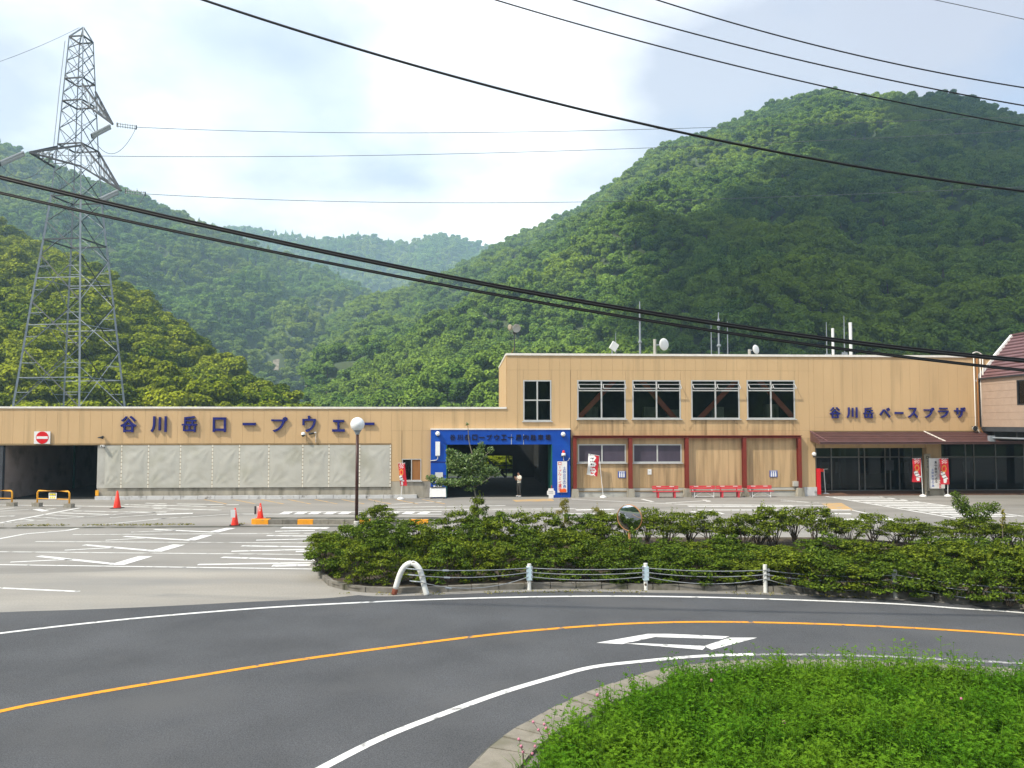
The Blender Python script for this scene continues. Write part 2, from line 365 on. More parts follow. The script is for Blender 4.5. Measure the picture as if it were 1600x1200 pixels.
def ribbon(name, pts3, w, z, m, kind='structure'):
    mb = MB(); L_, R_ = [], []
    for i, p in enumerate(pts3):
        d = (pts3[min(i + 1, len(pts3) - 1)] - pts3[max(i - 1, 0)]); d.z = 0; d.normalize(); nn = Vector((-d.y, d.x, 0)) * (w / 2)
        L_.append(p + nn); R_.append(p - nn)
    for i in range(len(pts3) - 1):
        a, b, c, d = R_[i], R_[i + 1], L_[i + 1], L_[i]
        mb.face([(q.x, q.y, z) for q in (a, b, c, d)])
    return tag(mb.build(name, m), kind=kind)
def line_px(name, pts, w, z, m): return ribbon(name, [G(*p) for p in pts], w, z, m)
def quad_px(name, pts, z, m):
    return sheet(name, [G(*p) for p in pts], z, m)

sheet('ground', [(-1500, -500), (1500, -500), (1500, 2150), (-1500, 2150)], -0.03, M['ground'])
sheet('parking_lot', [(-90, 1), (90, 1), (90, 76), (-90, 76)], 0.0, M['lot'])
seam = [(-400, 982), (-200, 968), (0, 957), (120, 953), (244, 948), (380, 941), (470, 937), (520, 934), (560, 930)]
front = [(560, 930), (600, 932), (700, 929), (800, 925), (900, 924), (1000, 926), (1187, 929), (1300, 932), (1400, 937), (1500, 944), (1600, 953), (1800, 978), (2200, 1040)]
road_pts = [G(*p) for p in smooth_px(seam, 5)] + [G(*p) for p in smooth_px(front, 5)][1:]
xl = road_pts[0]; xr = road_pts[-1]
sheet('road', [(-80, 2, 0)] + [(-80, xl.y, 0)] + [tuple(p) for p in road_pts] + [(60, xr.y - 4, 0), (60, 2, 0)], 0.004, M['asphalt'])
apron = [(-400, 930), (-200, 925), (0, 897), (160, 893), (330, 886), (480, 884), (500, 900), (515, 917), (552, 928)]
sheet('parking_apron', [G(*p) for p in apron] + [G(p[0], p[1] + 4) for p in reversed(seam)], 0.002, M['lot_tan'])

# road lines
edge_far = [(-300, 1032), (-150, 1010), (0, 990), (120, 976), (250, 963), (400, 951), (520, 944), (650, 938), (780, 934), (900, 932), (1000, 932), (1120, 934), (1250, 938), (1400, 944), (1500, 951), (1600, 958), (1800, 978)]
ribbon('road_edge_line', [G(*p) for p in smooth_px(edge_far, 6)], 0.15, 0.009, M['paint'])
centre = [(-300, 1200), (-150, 1151), (0, 1112), (150, 1083), (300, 1058), (450, 1034), (600, 1013), (750, 994), (850, 984), (960, 976), (1060, 972.5), (1160, 972.5), (1300, 976), (1450, 983), (1600, 993), (1800, 1012)]
ribbon('road_centre_line', [G(*p) for p in smooth_px(centre, 6)], 0.16, 0.009, M['paint_orange'])
M['paint_faint'] = mat('road_paint_faint', (0.40, 0.40, 0.40), 0.7, 0.08, 4.0, dirt=(0.10, 0.10, 0.105), dirt_scale=9.0, dirt_lo=0.40, dirt_hi=0.60)
edge_near = [(440, 1235), (512, 1196), (600, 1152), (700, 1113), (780, 1084), (860, 1060), (925, 1043), (1000, 1034), (1090, 1026), (1178, 1023), (1300, 1024), (1400, 1027), (1500, 1032), (1600, 1038), (1800, 1058)]
en_ = [G(*p) for p in smooth_px(edge_near, 6)]
ribbon('road_edge_line', en_[:55], 0.17, 0.009, M['paint']); ribbon('road_edge_line', en_[54:], 0.14, 0.009, M['paint_faint'])
# diamond mark : four bars
for q in ([(932, 1005), (1012, 991), (1046, 991), (972, 1007)], [(1046, 991), (1140, 995), (1128, 999), (1025, 996)],
          [(1100, 1010), (1140, 997), (1183, 997), (1112, 1016)], [(977, 1006), (1008, 1006), (1104, 1010), (1098, 1016)]):
    quad_px('diamond_mark', q, 0.010, M['paint'])

# parking lines in picture coordinates (foreshortened lines on the flat lot)
def pl(a, b, w=0.13, m='paint_worn', z=0.007):
    p, q = G(*a), G(*b)
    if min(p.y, q.y) > 38 and abs(q.y - p.y) < .35 * abs(q.x - p.x): w *= 1.7
    line_px('parking_line', [a, b], w, z, M[m])
zz = 770; s1 = 6.154; s2 = 5.714
def A(x, y): return (x / s1, zz + y / s1)
def B(x, y): return (240 + x / s2, zz + y / s2)
pl(A(-900, 680), B(1450, 682), 0.14, 'paint'); pl(A(-900, 560), B(1470, 553), 0.14)
pl(A(340, 470), B(1440, 448), 0.14); pl(A(700, 403), B(1430, 362), 0.14); pl(A(-700, 885), A(760, 951), 0.15, 'paint')
pl(A(-400, 520), A(0, 442), 0.2, 'paint'); pl(A(0, 442), A(250, 395), 0.2, 'paint'); pl(A(250, 395), A(660, 362), 0.2, 'paint'); pl(A(650, 362), A(750, 342), 0.22, 'paint')
pl(A(835, 322), A(1600, 245), 0.14, 'paint'); pl(B(0, 236), B(700, 190), 0.13); pl(B(700, 190), B(2300, 192), 0.12)
for k, (a, b, c, d, e, f_) in enumerate([((370, 610), (1140, 690), (1400, 612), (100, 668), (700, 640), 0), ((810, 502), (1510, 562), (1720, 500), (620, 553), (1100, 528), 0)]):
    pl(A(*a), A(*b), 0.26, 'paint'); pl(A(b[0] - 20, b[1] + 4), A(*c), 0.55, 'paint', 0.009); pl(A(*d), A(*e), 0.16, 'paint')
pl(A(1195, 420), B(330, 425), 0.24, 'paint'); pl(B(325, 425), B(480, 378), 0.5, 'paint', 0.009); pl(A(1015, 457), A(1400, 437), 0.16)
pl(B(5, 328), B(540, 352), 0.22, 'paint'); pl(B(535, 352), B(690, 316), 0.5, 'paint', 0.009); pl(B(-200, 352), B(200, 337), 0.14)
for a, b, w in [((1145, 312), (1560, 316), 0.3), ((1085, 345), (1440, 336), 0.22), ((1010, 383), (1430, 388), 0.22), ((915, 424), (1430, 412), 0.2), ((785, 475), (1440, 484), 0.24),
                ((695, 523), (1450, 505), 0.22), ((1270, 525), (1460, 520), 0.3), ((610, 577), (1470, 604), 0.26), ((395, 642), (1420, 625), 0.24), ((1060, 652), (1400, 645), 0.4)]:
    pl(B(*a), B(*b), w, 'paint')
# far part of lot, left
pl(A(-600, 110), A(1600, 140), 0.16); pl(A(0, 290), A(770, 145), 0.22, 'paint'); pl(A(0, 298), A(1300, 192), 0.13)
pl(A(1300, 192), A(1600, 186), 0.13); pl(A(-200, 180), A(130, 145), 0.2); pl(A(0, 178), A(300, 158), 0.14); pl(A(-200, 230), A(140, 224), 0.16)
pl(A(345, 158), A(440, 178), 0.4, 'paint'); pl(A(440, 160), A(545, 152), 0.3)
for a, b in [((700, 175), (1500, 188)), ((560, 193), (1100, 212)), ((420, 210), (830, 232)), ((320, 232), (560, 247)), ((200, 258), (330, 265)), ((40, 280), (130, 288))]: pl(A(*a), A(*b), 0.14)
pl(A(1060, 240), A(1510, 208), 0.16); pl(A(1505, 208), B(350, 184), 0.26, 'paint'); pl(B(0, 172), B(180, 160), 0.16)
for a, b in [((0, 140), (600, 155)), ((0, 110), (470, 122)), ((210, 100), (620, 106)), ((650, 108), (760, 106)), ((510, 127), (650, 122))]: pl(B(*a), B(*b), 0.16)
pl(A(1200, 113), A(1600, 127), 0.14); pl(A(1400, 100), A(1600, 108), 0.14)
for x in (450, 710, 960, 1200, 1440, 1680, 1920, 2160, 2400): pl(B(x, 60), B(x + 200, 100), 0.16, 'paint_orange_faded')
# ladder marks behind the kerb island
pl((443, 803.5), (690, 803.5), 0.13, 'paint'); pl((443, 800), (690, 799.6), 0.13, 'paint')
for x in (443, 466, 488, 512, 535, 610, 634, 658): pl((x, 803.5), (x + 9, 799.6), 0.55, 'paint', 0.009)
pl((612, 788), (690, 784), 0.2); pl((600, 793), (790, 790), 0.14); pl((620, 797), (900, 795), 0.14)
# right part
for a, b, w in [((893, 780), (1060, 788), 0.16), ((1060, 788), (1290, 790), 0.15), ((1003, 780), (1020, 784), 0.25), ((1040, 786), (1110, 782), 0.18), ((1100, 781), (1108, 784), 0.3), ((1075, 791), (1240, 791), 0.3), ((1090, 797), (1330, 797), 0.22),
                ((1220, 781), (1275, 786), 0.16), ((1280, 786), (1220, 783), 0.15), ((900, 797), (960, 796), 0.3), ((1240, 802), (1330, 803), 0.25), ((1250, 812), (1400, 812), 0.5), ((1330, 797), (1400, 812), 0.16),
                ((1080, 799), (1100, 803), 0.25), ((1105, 797), (1130, 803), 0.25), ((880, 803), (1000, 803), 0.2)]: pl(a, b, w, 'paint')
# hatched crossing
pl((1290, 775.5), (1500, 811), 0.22, 'paint'); pl((1375, 776), (1600, 807), 0.22, 'paint')
for i in range(12):
    t = i / 11.0 * 0.9 + 0.04
    y = 775.5 + 33 * t
    pl((1290 + 210 * t * 1.0, y), (1378 + 222 * t, y + 0.3), 0.34 - 0.12 * t, 'paint')
quad_px('lot_patch', [(1282, 786), (1315, 786), (1336, 798), (1300, 797)], 0.005, M['paint_orange_faded'])
quad_px('lot_patch', [(800, 781), (862, 779), (866, 783), (806, 784)], 0.005, M['paint_orange_faded'])
line_px('drain_strip', [(-300, 826), (0, 825), (200, 824), (400, 822.5), (660, 822)], 0.55, 0.004, M['gutter'])

# ------------------------------------------------------------------ hills
def fbm(p, s, o=4): return noise.fractal(Vector(p) * s, 0.9, 2.0, o)
def hill(name, ridge, foot, nb, drop, back=0.7, bump=10.0, nsub=6, prof=1.0, cliffs=(), seed=0):
    """ridge: (px,py,Y) crest points; foot: (px,Y) matching points at valley level"""
    rp = [AT(px, py, Y) - Vector((0, 0, drop)) for px, py, Y in ridge]
    fp = [Vector(((px - 800) / FPX * Y, Y, -2.0)) for px, Y in foot]
    def cr(pts):
        out = []
        for i in range(len(pts) - 1):
            p0, p1, p2, p3 = pts[max(i - 1, 0)], pts[i], pts[i + 1], pts[min(i + 2, len(pts) - 1)]
            for k in range(nsub):
                t = k / nsub
                out.append(0.5 * ((2 * p1) + (p2 - p0) * t + (2 * p0 - 5 * p1 + 4 * p2 - p3) * t * t + (3 * p1 - p0 - 3 * p2 + p3) * t ** 3))
        out.append(pts[-1].copy()); return out
    rr, ff = cr(rp), cr(fp); n = len(rr); rows = nb + 1 + nb // 2
    V, F, D = [], [], []
    for i in range(n):
        for j in range(rows):
            t = j / nb
            if t <= 1:
                p = ff[i].lerp(rr[i], t); p.z = ff[i].z + (rr[i].z - ff[i].z) * (t ** prof)
                amp = bump * math.sin(math.pi * min(1, t)) ** 0.7
            else:
                q = t - 1; d = (rr[i] - ff[i]); d.z = 0
                p = rr[i] + d * q * back; p.z = rr[i].z - (rr[i].z - ff[i].z) * (q * 1.7) ** 1.2
                amp = bump * min(1, q * 2) * 0.6
            pp = Vector((p.x, p.y, seed * 91.7))
            p.z += amp * (fbm(pp, 0.011) + 0.5 * fbm(pp, 0.03)) * (1 if t <= 1 else 0.6)
            p.z = max(p.z, -2.5)
            V.append(p); 
            dn = 1.0 if t < 1.35 else 0.25
            for (cx, cy_, cr_) in cliffs:
                dd = ray_px(p); 
                if dd and math.hypot((dd[0] - cx) / cr_[0], (dd[1] - cy_) / cr_[1]) < 1: dn = 0.22
            D.append(dn)
    for i in range(n - 1):
        for j in range(rows - 1):
            a = i * rows + j; F.append((a, a + rows, a + rows + 1, a + 1))
    me = bpy.data.meshes.new(name); me.from_pydata(V, [], F); me.materials.append(M['hill']); me.materials.append(M['rock'])
    at = me.attributes.new('dens', 'FLOAT', 'POINT'); at.data.foreach_set('value', D)
    mi = [1 if all(D[k] == 0.22 for k in f) else 0 for f in F]; me.polygons.foreach_set('material_index', mi)
    me.polygons.foreach_set('use_smooth', [True] * len(F)); me.update()
    o = link(name, me); tag(o, kind='structure'); return o
def ray_px(p):
    q = p - CAM; f = q.y * cp + q.z * sp
    if f <= 1: return None
    return 800 + FPX * q.x / f, 600 - FPX * (-q.y * sp + q.z * cp) / f

near_hill = hill('hill', [(-420, 250, 330), (-250, 290, 320), (-100, 318, 305), (0, 350, 290), (60, 382, 275), (120, 410, 260), (180, 440, 245), (235, 475, 228), (300, 522, 208), (350, 560, 192), (400, 590, 178), (440, 612, 168), (480, 634, 158), (540, 665, 150)],
    [(-700, 125), (-500, 125), (-300, 122), (-150, 120), (-60, 118), (20, 116), (90, 115), (150, 114), (230, 113), (300, 113), (360, 113), (420, 114), (470, 116), (535, 122)], 26, 5.5, bump=7, prof=0.95, seed=1)
mid_hill = hill('hill', [(-420, 60, 760), (-250, 120, 740), (-120, 170, 720), (-30, 207, 700), (50, 238, 690), (130, 275, 690), (230, 308, 700), (320, 344, 720), (400, 378, 760), (470, 402, 800), (530, 428, 830), (585, 462, 850), (640, 520, 860), (700, 600, 860)],
    [(-500, 330), (-350, 330), (-200, 330), (-80, 335), (20, 340), (110, 350), (200, 360), (280, 370), (350, 385), (410, 400), (455, 420), (500, 450), (545, 500), (600, 560)], 34, 7, bump=26, prof=1.0, seed=2,
    cliffs=[(428, 574, (14, 20))])
far_hill = hill('hill', [(100, 330, 1500), (220, 345, 1500), (340, 352, 1480), (400, 356, 1450), (450, 364, 1430), (500, 372, 1420), (535, 370, 1420), (572, 365, 1430), (605, 373, 1440), (632, 376, 1450), (660, 366, 1460), (692, 362, 1470), (725, 371, 1480), (760, 379, 1490), (820, 385, 1500), (950, 380, 1500)],
    [(150, 900), (240, 900), (320, 900), (380, 900), (430, 900), (480, 900), (520, 900), (560, 900), (600, 900), (635, 900), (665, 900), (700, 900), (730, 900), (770, 900), (830, 900), (930, 900)], 22, 9, bump=45, prof=1.1, seed=3)
right_hill = hill('hill', [(470, 545, 640), (505, 508, 690), (540, 487, 720), (594, 461, 740), (669, 435, 740), (725, 409, 730), (790, 375, 715), (850, 347, 700), (900, 321, 690), (940, 294, 680), (985, 266, 670), (1020, 232, 660), (1060, 216, 650), (1100, 206, 645), (1150, 183, 640), (1200, 163, 635), (1245, 148, 630), (1290, 140, 625), (1340, 146, 620), (1400, 145, 615), (1450, 146, 605), (1480, 143, 600), (1530, 157, 585), (1570, 175, 570), (1610, 184, 555), (1700, 205, 530), (1850, 250, 500), (2050, 320, 450)],
    [(505, 190), (520, 190), (535, 188), (560, 180), (610, 172), (660, 168), (710, 164), (770, 160), (820, 158), (870, 156), (920, 155), (970, 154), (1020, 153), (1070, 152), (1120, 152), (1180, 151), (1240, 150), (1300, 150), (1370, 150), (1440, 148), (1500, 146), (1560, 144), (1640, 140), (1720, 137), (1800, 134), (1900, 130), (2100, 125), (2300, 120)], 44, 6.5, bump=20, prof=1.05, seed=4, nsub=4,
    cliffs=[(550, 572, (17, 22)), (486, 602, (17, 26)), (522, 620, (10, 26)), (1113, 322, (9, 13))])

# ------------------------------------------------------------------ foliage prototypes
hidden = bpy.data.collections.new('tree_kinds')
def leaf(V, F, c, nrm, size, rr, asp=1.0):
    n = nrm.normalized(); t = n.cross(Vector((rr.uniform(-1, 1), rr.uniform(-1, 1), rr.uniform(-1, 1))))
    if t.length < 1e-4: t = n.orthogonal()
    t.normalize(); b = n.cross(t)
    k = len(V); h = size * 0.5
    V += [c - t * h, c + b * h * asp * 0.8 + n * h * 0.12, c + t * h, c - b * h * asp * 0.8 + n * h * 0.12]
    F.append((k, k + 1, k + 2, k + 3))
def foliage_mesh(name, V, F, mats, lv, mi=None):
    me = bpy.data.meshes.new(name); me.from_pydata(V, [], F)
    for m in mats: me.materials.append(m)
    a = me.attributes.new('lv', 'FLOAT', 'FACE'); a.data.foreach_set('value', lv)
    if mi: me.polygons.foreach_set('material_index', mi)
    me.update(); return me
def add_mb(V, F, lv, mi, mb, m, val=0.3):
    k = len(V); V += [Vector(p) for p in mb.v]
    for f in mb.f: F.append(tuple(i + k for i in f)); lv.append(val); mi.append(m)
def crown(name, seed, rad, hgt, nl, size, leafm, conifer=False):
    rr = random.Random(seed); V, F, lv, mi = [], [], [], []
    lobes = []
    if conifer:
        for i in range(9):
            t = i / 8; lobes.append((Vector((rr.uniform(-.2, .2), rr.uniform(-.2, .2), hgt * (0.15 + 0.83 * t))), max(0.25, rad * 0.75 * (1 - t)), 0.8))
    else:
        for i in range(13):
            a = rr.uniform(0, 6.28); q = math.sqrt(rr.random()) * rad * 0.72; zz_ = rr.uniform(0.22, 0.80)
            q *= (1.15 - 0.75 * max(0, zz_ - 0.35))
            lobes.append((Vector((q * math.cos(a), q * math.sin(a), hgt * zz_)), rad * rr.uniform(0.28, 0.46), rr.uniform(0.6, 0.85)))
    tot = sum(l[1] ** 2 for l in lobes); made = 0
    while made < nl:
        c, r_, fl = rr.choices(lobes, [l[1] ** 2 for l in lobes])[0]
        d = Vector((rr.gauss(0, 1), rr.gauss(0, 1), rr.gauss(0.35, 1)));
        if d.length < 1e-3: continue
        d.normalize()
        p = c + Vector((d.x * r_, d.y * r_, d.z * r_ * fl)) * rr.uniform(0.72, 1.18)
        if any((p - c2).length < r2 * 0.72 for c2, r2, _ in lobes if c2 is not c): 
            if rr.random() < 0.9: continue
        leaf(V, F, p, d * .8 + Vector((rr.uniform(-.9, .9), rr.uniform(-.9, .9), rr.uniform(-.2, 1.0))), size * rr.uniform(0.6, 1.4), rr)
        lv.append(rr.random()); mi.append(0); made += 1
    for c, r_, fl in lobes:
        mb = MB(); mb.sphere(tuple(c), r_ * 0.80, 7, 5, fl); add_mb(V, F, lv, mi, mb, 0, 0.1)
    mb = MB(); mb.tube([(0, 0, -2), (0, 0, hgt * 0.6)], [rad * 0.07, rad * 0.04], 5); add_mb(V, F, lv, mi, mb, 1)
    return foliage_mesh(name, V, F, [leafm, M['bark']], lv, mi)
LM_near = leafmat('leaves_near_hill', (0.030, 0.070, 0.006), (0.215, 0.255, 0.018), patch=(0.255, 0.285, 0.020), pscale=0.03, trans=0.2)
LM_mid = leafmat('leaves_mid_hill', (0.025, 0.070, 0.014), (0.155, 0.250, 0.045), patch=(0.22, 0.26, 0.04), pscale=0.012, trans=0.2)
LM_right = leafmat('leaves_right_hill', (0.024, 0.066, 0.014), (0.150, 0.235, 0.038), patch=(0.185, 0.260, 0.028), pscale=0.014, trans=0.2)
def coll_of(name, meshes):
    c = bpy.data.collections.new(name)
    for i, me in enumerate(meshes):
        o = bpy.data.objects.new(me.name, me); c.objects.link(o)
    return c
def forest(name, hill_o, coll, dist, smin, smax, seed, label):
    ng = bpy.data.node_groups.new(name, 'GeometryNodeTree')
    ng.interface.new_socket('Geometry', in_out='INPUT', socket_type='NodeSocketGeometry'); ng.interface.new_socket('Geometry', in_out='OUTPUT', socket_type='NodeSocketGeometry')
    N, L = ng.nodes, ng.links
    gi, go = N.new('NodeGroupInput'), N.new('NodeGroupOutput')
    dp = N.new('GeometryNodeDistributePointsOnFaces'); dp.distribute_method = 'POISSON'
    dp.inputs['Distance Min'].default_value = dist; dp.inputs['Density Max'].default_value = 1.6 / (dist * dist); dp.inputs['Seed'].default_value = seed
    na = N.new('GeometryNodeInputNamedAttribute'); na.data_type = 'FLOAT'; na.inputs[0].default_value = 'dens'
    L.new(na.outputs[0], dp.inputs['Density Factor']); L.new(gi.outputs[0], dp.inputs[0])
    ci = N.new('GeometryNodeCollectionInfo'); ci.inputs[0].default_value = coll; ci.inputs['Separate Children'].default_value = True; ci.inputs['Reset Children'].default_value = True
    ip = N.new('GeometryNodeInstanceOnPoints'); ip.inputs['Pick Instance'].default_value = True
    rv = N.new('FunctionNodeRandomValue'); rv.data_type = 'FLOAT_VECTOR'; rv.inputs[0].default_value = (-0.08, -0.08, 0); rv.inputs[1].default_value = (0.08, 0.08, 6.28); rv.inputs['Seed'].default_value = seed + 1
    rs = N.new('FunctionNodeRandomValue'); rs.data_type = 'FLOAT'; rs.inputs[2].default_value = smin; rs.inputs[3].default_value = smax; rs.inputs['Seed'].default_value = seed + 2
    L.new(dp.outputs[0], ip.inputs[0]); L.new(ci.outputs[0], ip.inputs['Instance']); L.new(rv.outputs[0], ip.inputs['Rotation']); L.new(rs.outputs[1], ip.inputs['Scale'])
    L.new(ip.outputs[0], go.inputs[0])
    o = link(name, hill_o.data); m = o.modifiers.new('scatter', 'NODES'); m.node_group = ng
    o['kind'] = 'stuff'; o['label'] = label; o['category'] = 'forest'; return o
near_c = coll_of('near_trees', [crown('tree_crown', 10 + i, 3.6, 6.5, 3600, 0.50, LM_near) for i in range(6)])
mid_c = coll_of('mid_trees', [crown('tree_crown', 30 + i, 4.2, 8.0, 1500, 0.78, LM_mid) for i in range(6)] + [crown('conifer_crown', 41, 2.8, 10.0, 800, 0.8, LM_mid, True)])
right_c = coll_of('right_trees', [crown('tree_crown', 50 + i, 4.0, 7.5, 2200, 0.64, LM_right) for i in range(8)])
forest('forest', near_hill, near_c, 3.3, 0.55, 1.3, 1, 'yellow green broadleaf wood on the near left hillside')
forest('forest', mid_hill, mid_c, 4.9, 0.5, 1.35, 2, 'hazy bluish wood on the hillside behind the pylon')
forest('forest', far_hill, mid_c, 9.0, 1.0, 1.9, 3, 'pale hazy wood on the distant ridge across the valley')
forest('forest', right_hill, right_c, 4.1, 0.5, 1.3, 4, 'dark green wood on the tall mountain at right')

# the wooded slope on the near side of the valley, seen in the road mirror and the window panes
V, F, D = [], [], []
for i in range(61):
    for j in range(13):
        x = -600 + 20 * i; t_ = j / 12; y = -45 - 260 * t_; z = -2 + 46 * math.sin(min(1, t_ * 1.35) * math.pi / 2) + 9 * fbm((x, y, 31), .013) * min(1, t_ * 4)
        V.append((x, y, z)); D.append(1.0)
for i in range(60):
    for j in range(12): a = i * 13 + j; F.append((a, a + 1, a + 14, a + 13))
me = bpy.data.meshes.new('hill'); me.from_pydata(V, [], F); me.materials.append(M['hill']); at_ = me.attributes.new('dens', 'FLOAT', 'POINT'); at_.data.foreach_set('value', D); me.update()
if me.polygons[0].normal.z < 0: me.flip_normals()
rear_hill = link('hill', me); tag(rear_hill, kind='structure')
forest('forest', rear_hill, mid_c, 7.0, 0.7, 1.3, 5, 'green wood on the slope behind the road')
# ------------------------------------------------------------------ haze
def haze():
    mb = MB(); mb.box(-1600, 1600, -520, 2250, -5, 420)
    m = bpy.data.materials.new('air'); m.use_nodes = True; N, L = m.node_tree.nodes, m.node_tree.links; N.clear()
    out = N.new('ShaderNodeOutputMaterial'); pv = N.new('ShaderNodeVolumePrincipled')
    pv.inputs['Color'].default_value = (0.52, 0.78, 1.0, 1); pv.inputs['Density'].default_value = 0.00030; pv.inputs['Anisotropy'].default_value = 0.1
    L.new(pv.outputs[0], out.inputs['Volume']); o = mb.build('haze', m); o['kind'] = 'stuff'
haze()
# unseen clouds, shaped to shade the mountain's right flank and the foreground
def shade_cloud(P, ZC, thin, seed):
    def dist(x, y):
        ins = False; dm = 1e9; n = len(P)
        for i in range(n):
            a, b = P[i], P[(i + 1) % n]
            if (a.y > y) != (b.y > y) and x < (b.x - a.x) * (y - a.y) / (b.y - a.y) + a.x: ins = not ins
            ex, ey = b.x - a.x, b.y - a.y; f = max(0, min(1, ((x - a.x) * ex + (y - a.y) * ey) / (ex * ex + ey * ey))); dm = min(dm, math.hypot(x - a.x - ex * f, y - a.y - ey * f))
        return dm if ins else -dm
    st = 9.0; x0, x1 = min(p.x for p in P) - 40, max(p.x for p in P) + 40; y0, y1 = min(p.y for p in P) - 40, max(p.y for p in P) + 40
    nx, ny = int((x1 - x0) / st), int((y1 - y0) / st); idx = {}; V, F = [], []
    for i in range(nx + 1):
        for j in range(ny + 1):
            x, y = x0 + i * st, y0 + j * st; d = dist(x, y) + 26 * fbm((x, y, 5 + seed), 0.014, 5) + 2
            if d > 0:
                h = 26 * math.sqrt(min(d, 60)) * (0.5 + 0.5 * abs(fbm((x, y, 9), 0.02, 4))) ; lo = 4 * math.sqrt(min(d, 40)) * (.4 + abs(fbm((x, y, 2), 0.03, 3)))
                idx[i, j] = len(V); V += [(x, y, ZC + h), (x, y, ZC - lo)]
    for (i, j), a in idx.items():
        if all(k in idx for k in ((i + 1, j), (i, j + 1), (i + 1, j + 1))):
            b, c, d_ = idx[i + 1, j], idx[i + 1, j + 1], idx[i, j + 1]
            F.append((a, b, c, d_)); F.append((a + 1, d_ + 1, c + 1, b + 1))
    me = bpy.data.meshes.new('shade_cloud'); me.from_pydata(V, [], F); me.polygons.foreach_set('use_smooth', [True] * len(F))
    m = bpy.data.materials.new('cloud_white'); m.use_nodes = True; N, L = m.node_tree.nodes, m.node_tree.links; N.clear()
    out = N.new('ShaderNodeOutputMaterial'); a = N.new('ShaderNodeBsdfDiffuse'); b = N.new('ShaderNodeBsdfTranslucent'); x = N.new('ShaderNodeMixShader')
    for q in (a, b): q.inputs[0].default_value = (0.92, 0.93, 0.95, 1)
    x.inputs[0].default_value = 0.22; L.new(a.outputs[0], x.inputs[1]); L.new(b.outputs[0], x.inputs[2])
    tr = N.new('ShaderNodeBsdfTransparent'); y = N.new('ShaderNodeMixShader'); y.inputs[0].default_value = thin; L.new(x.outputs[0], y.inputs[1]); L.new(tr.outputs[0], y.inputs[2]); L.new(y.outputs[0], out.inputs[0]); me.materials.append(m)
    tag(link('shade_cloud', me), kind='structure')
def cast(p, ZC): return p + SUN_DIR * ((ZC - p.z) / SUN_DIR.z)
from mathutils.bvhtree import BVHTree
_bvh = BVHTree.FromPolygons([tuple(v.co) for v in right_hill.data.vertices], [tuple(p.vertices) for p in right_hill.data.polygons])
def on_hill(px, py, Y=None):
    if Y: return AT(px, py, Y)
    return _bvh.ray_cast(CAM, ray(px, py).normalized())[0]
outline = [(1395, 165), (1340, 205), (1300, 245), (1235, 275), (1160, 315), (1090, 352), (1015, 392), (965, 430), (960, 480), (985, 545), (1030, 600), (1200, 640, 160), (1700, 640, 150), (2300, 560, 200), (2400, 250, 480), (1900, 110, 600), (1620, 110, 660), (1450, 135, 640)]
shade_cloud([cast(on_hill(*q), 760.0) for q in outline], 760.0, 0.0, 0)
shade_cloud([cast(Vector(q), 640.0) for q in ((-85, -20, 0), (95, -20, 0), (110, 60, 0), (95, 108, 0), (20, 112, 0), (-45, 104, 0), (-90, 98, 0))], 640.0, 0.66, 3)  # thin shade caster out of view, added to weaken sun over the site

# ================================================================== BUILDINGS
unit = MB().box(0, 1, 0, 1, 0, 1).mesh('wall_panel', M['panel'])
unit_low = MB().box(0, 1, 0, 1, 0, 1).mesh('wall_panel', M['panel_low'])
def subtract(rects, hole):
    hx0, hx1, hz0, hz1 = hole; out = []
    for (x0, x1, z0, z1) in rects:
        if hx1 <= x0 + 1e-4 or hx0 >= x1 - 1e-4 or hz1 <= z0 + 1e-4 or hz0 >= z1 - 1e-4: out.append((x0, x1, z0, z1)); continue
        if hx0 > x0: out.append((x0, hx0, z0, z1))
        if hx1 < x1: out.append((hx1, x1, z0, z1))
        a, b = max(x0, hx0), min(x1, hx1)
        if hz0 > z0: out.append((a, b, z0, hz0))
        if hz1 < z1: out.append((a, b, hz1, z1))
    return [r for r in out if r[1] - r[0] > 0.03 and r[3] - r[2] > 0.03]
JG = 0.0045
def panels(root, u0, u1, rows, width, holes=(), mesh=None, v0=0.0, off=0.0):
    """rows: list of z breaks; clad the strip with separate panels of the given width"""
    cuts = [u0]; x = u0 + (off if off else width)
    while x < u1 - 0.15: cuts.append(x); x += width
    cuts.append(u1)
    for zi in range(len(rows) - 1):
        for ci in range(len(cuts) - 1):
            rs = [(cuts[ci], cuts[ci + 1], rows[zi], rows[zi + 1])]
            for h in holes: rs = subtract(rs, h)
            for (a, b, c, d) in rs:
                o = link('wall_panel', mesh or unit, root)
                o.location = (a + JG, v0, c + JG); o.scale = (b - a - 2 * JG, 0.05, d - c - 2 * JG)
def backing(root, u0, u1, z0, z1, holes=(), v0=0.042, th=0.16):
    rs = [(u0, u1, z0, z1)]
    for h in holes: rs = subtract(rs, h)
    mb = MB()
    for (a, b, c, d) in rs: mb.box(a, b, v0, v0 + th, c, d)
    return mb.build('wall', M['joint'], root)
def U(px, py=680, v=0.0): return fpx(px, py, v)[0]
def Z(py, px=800, v=0.0): return fpx(px, py, v)[1]
def rect(px0, py0, px1, py1, v=0.0):
    pm = (px0 + px1) / 2; ym = (py0 + py1) / 2
    return (U(px0, ym, v), U(px1, ym, v), Z(py1, pm, v), Z(py0, pm, v))
def froot(name, label, cat, u, v, z, group=None): return thing(name, label, cat, fw(u, v, z), FA, group)

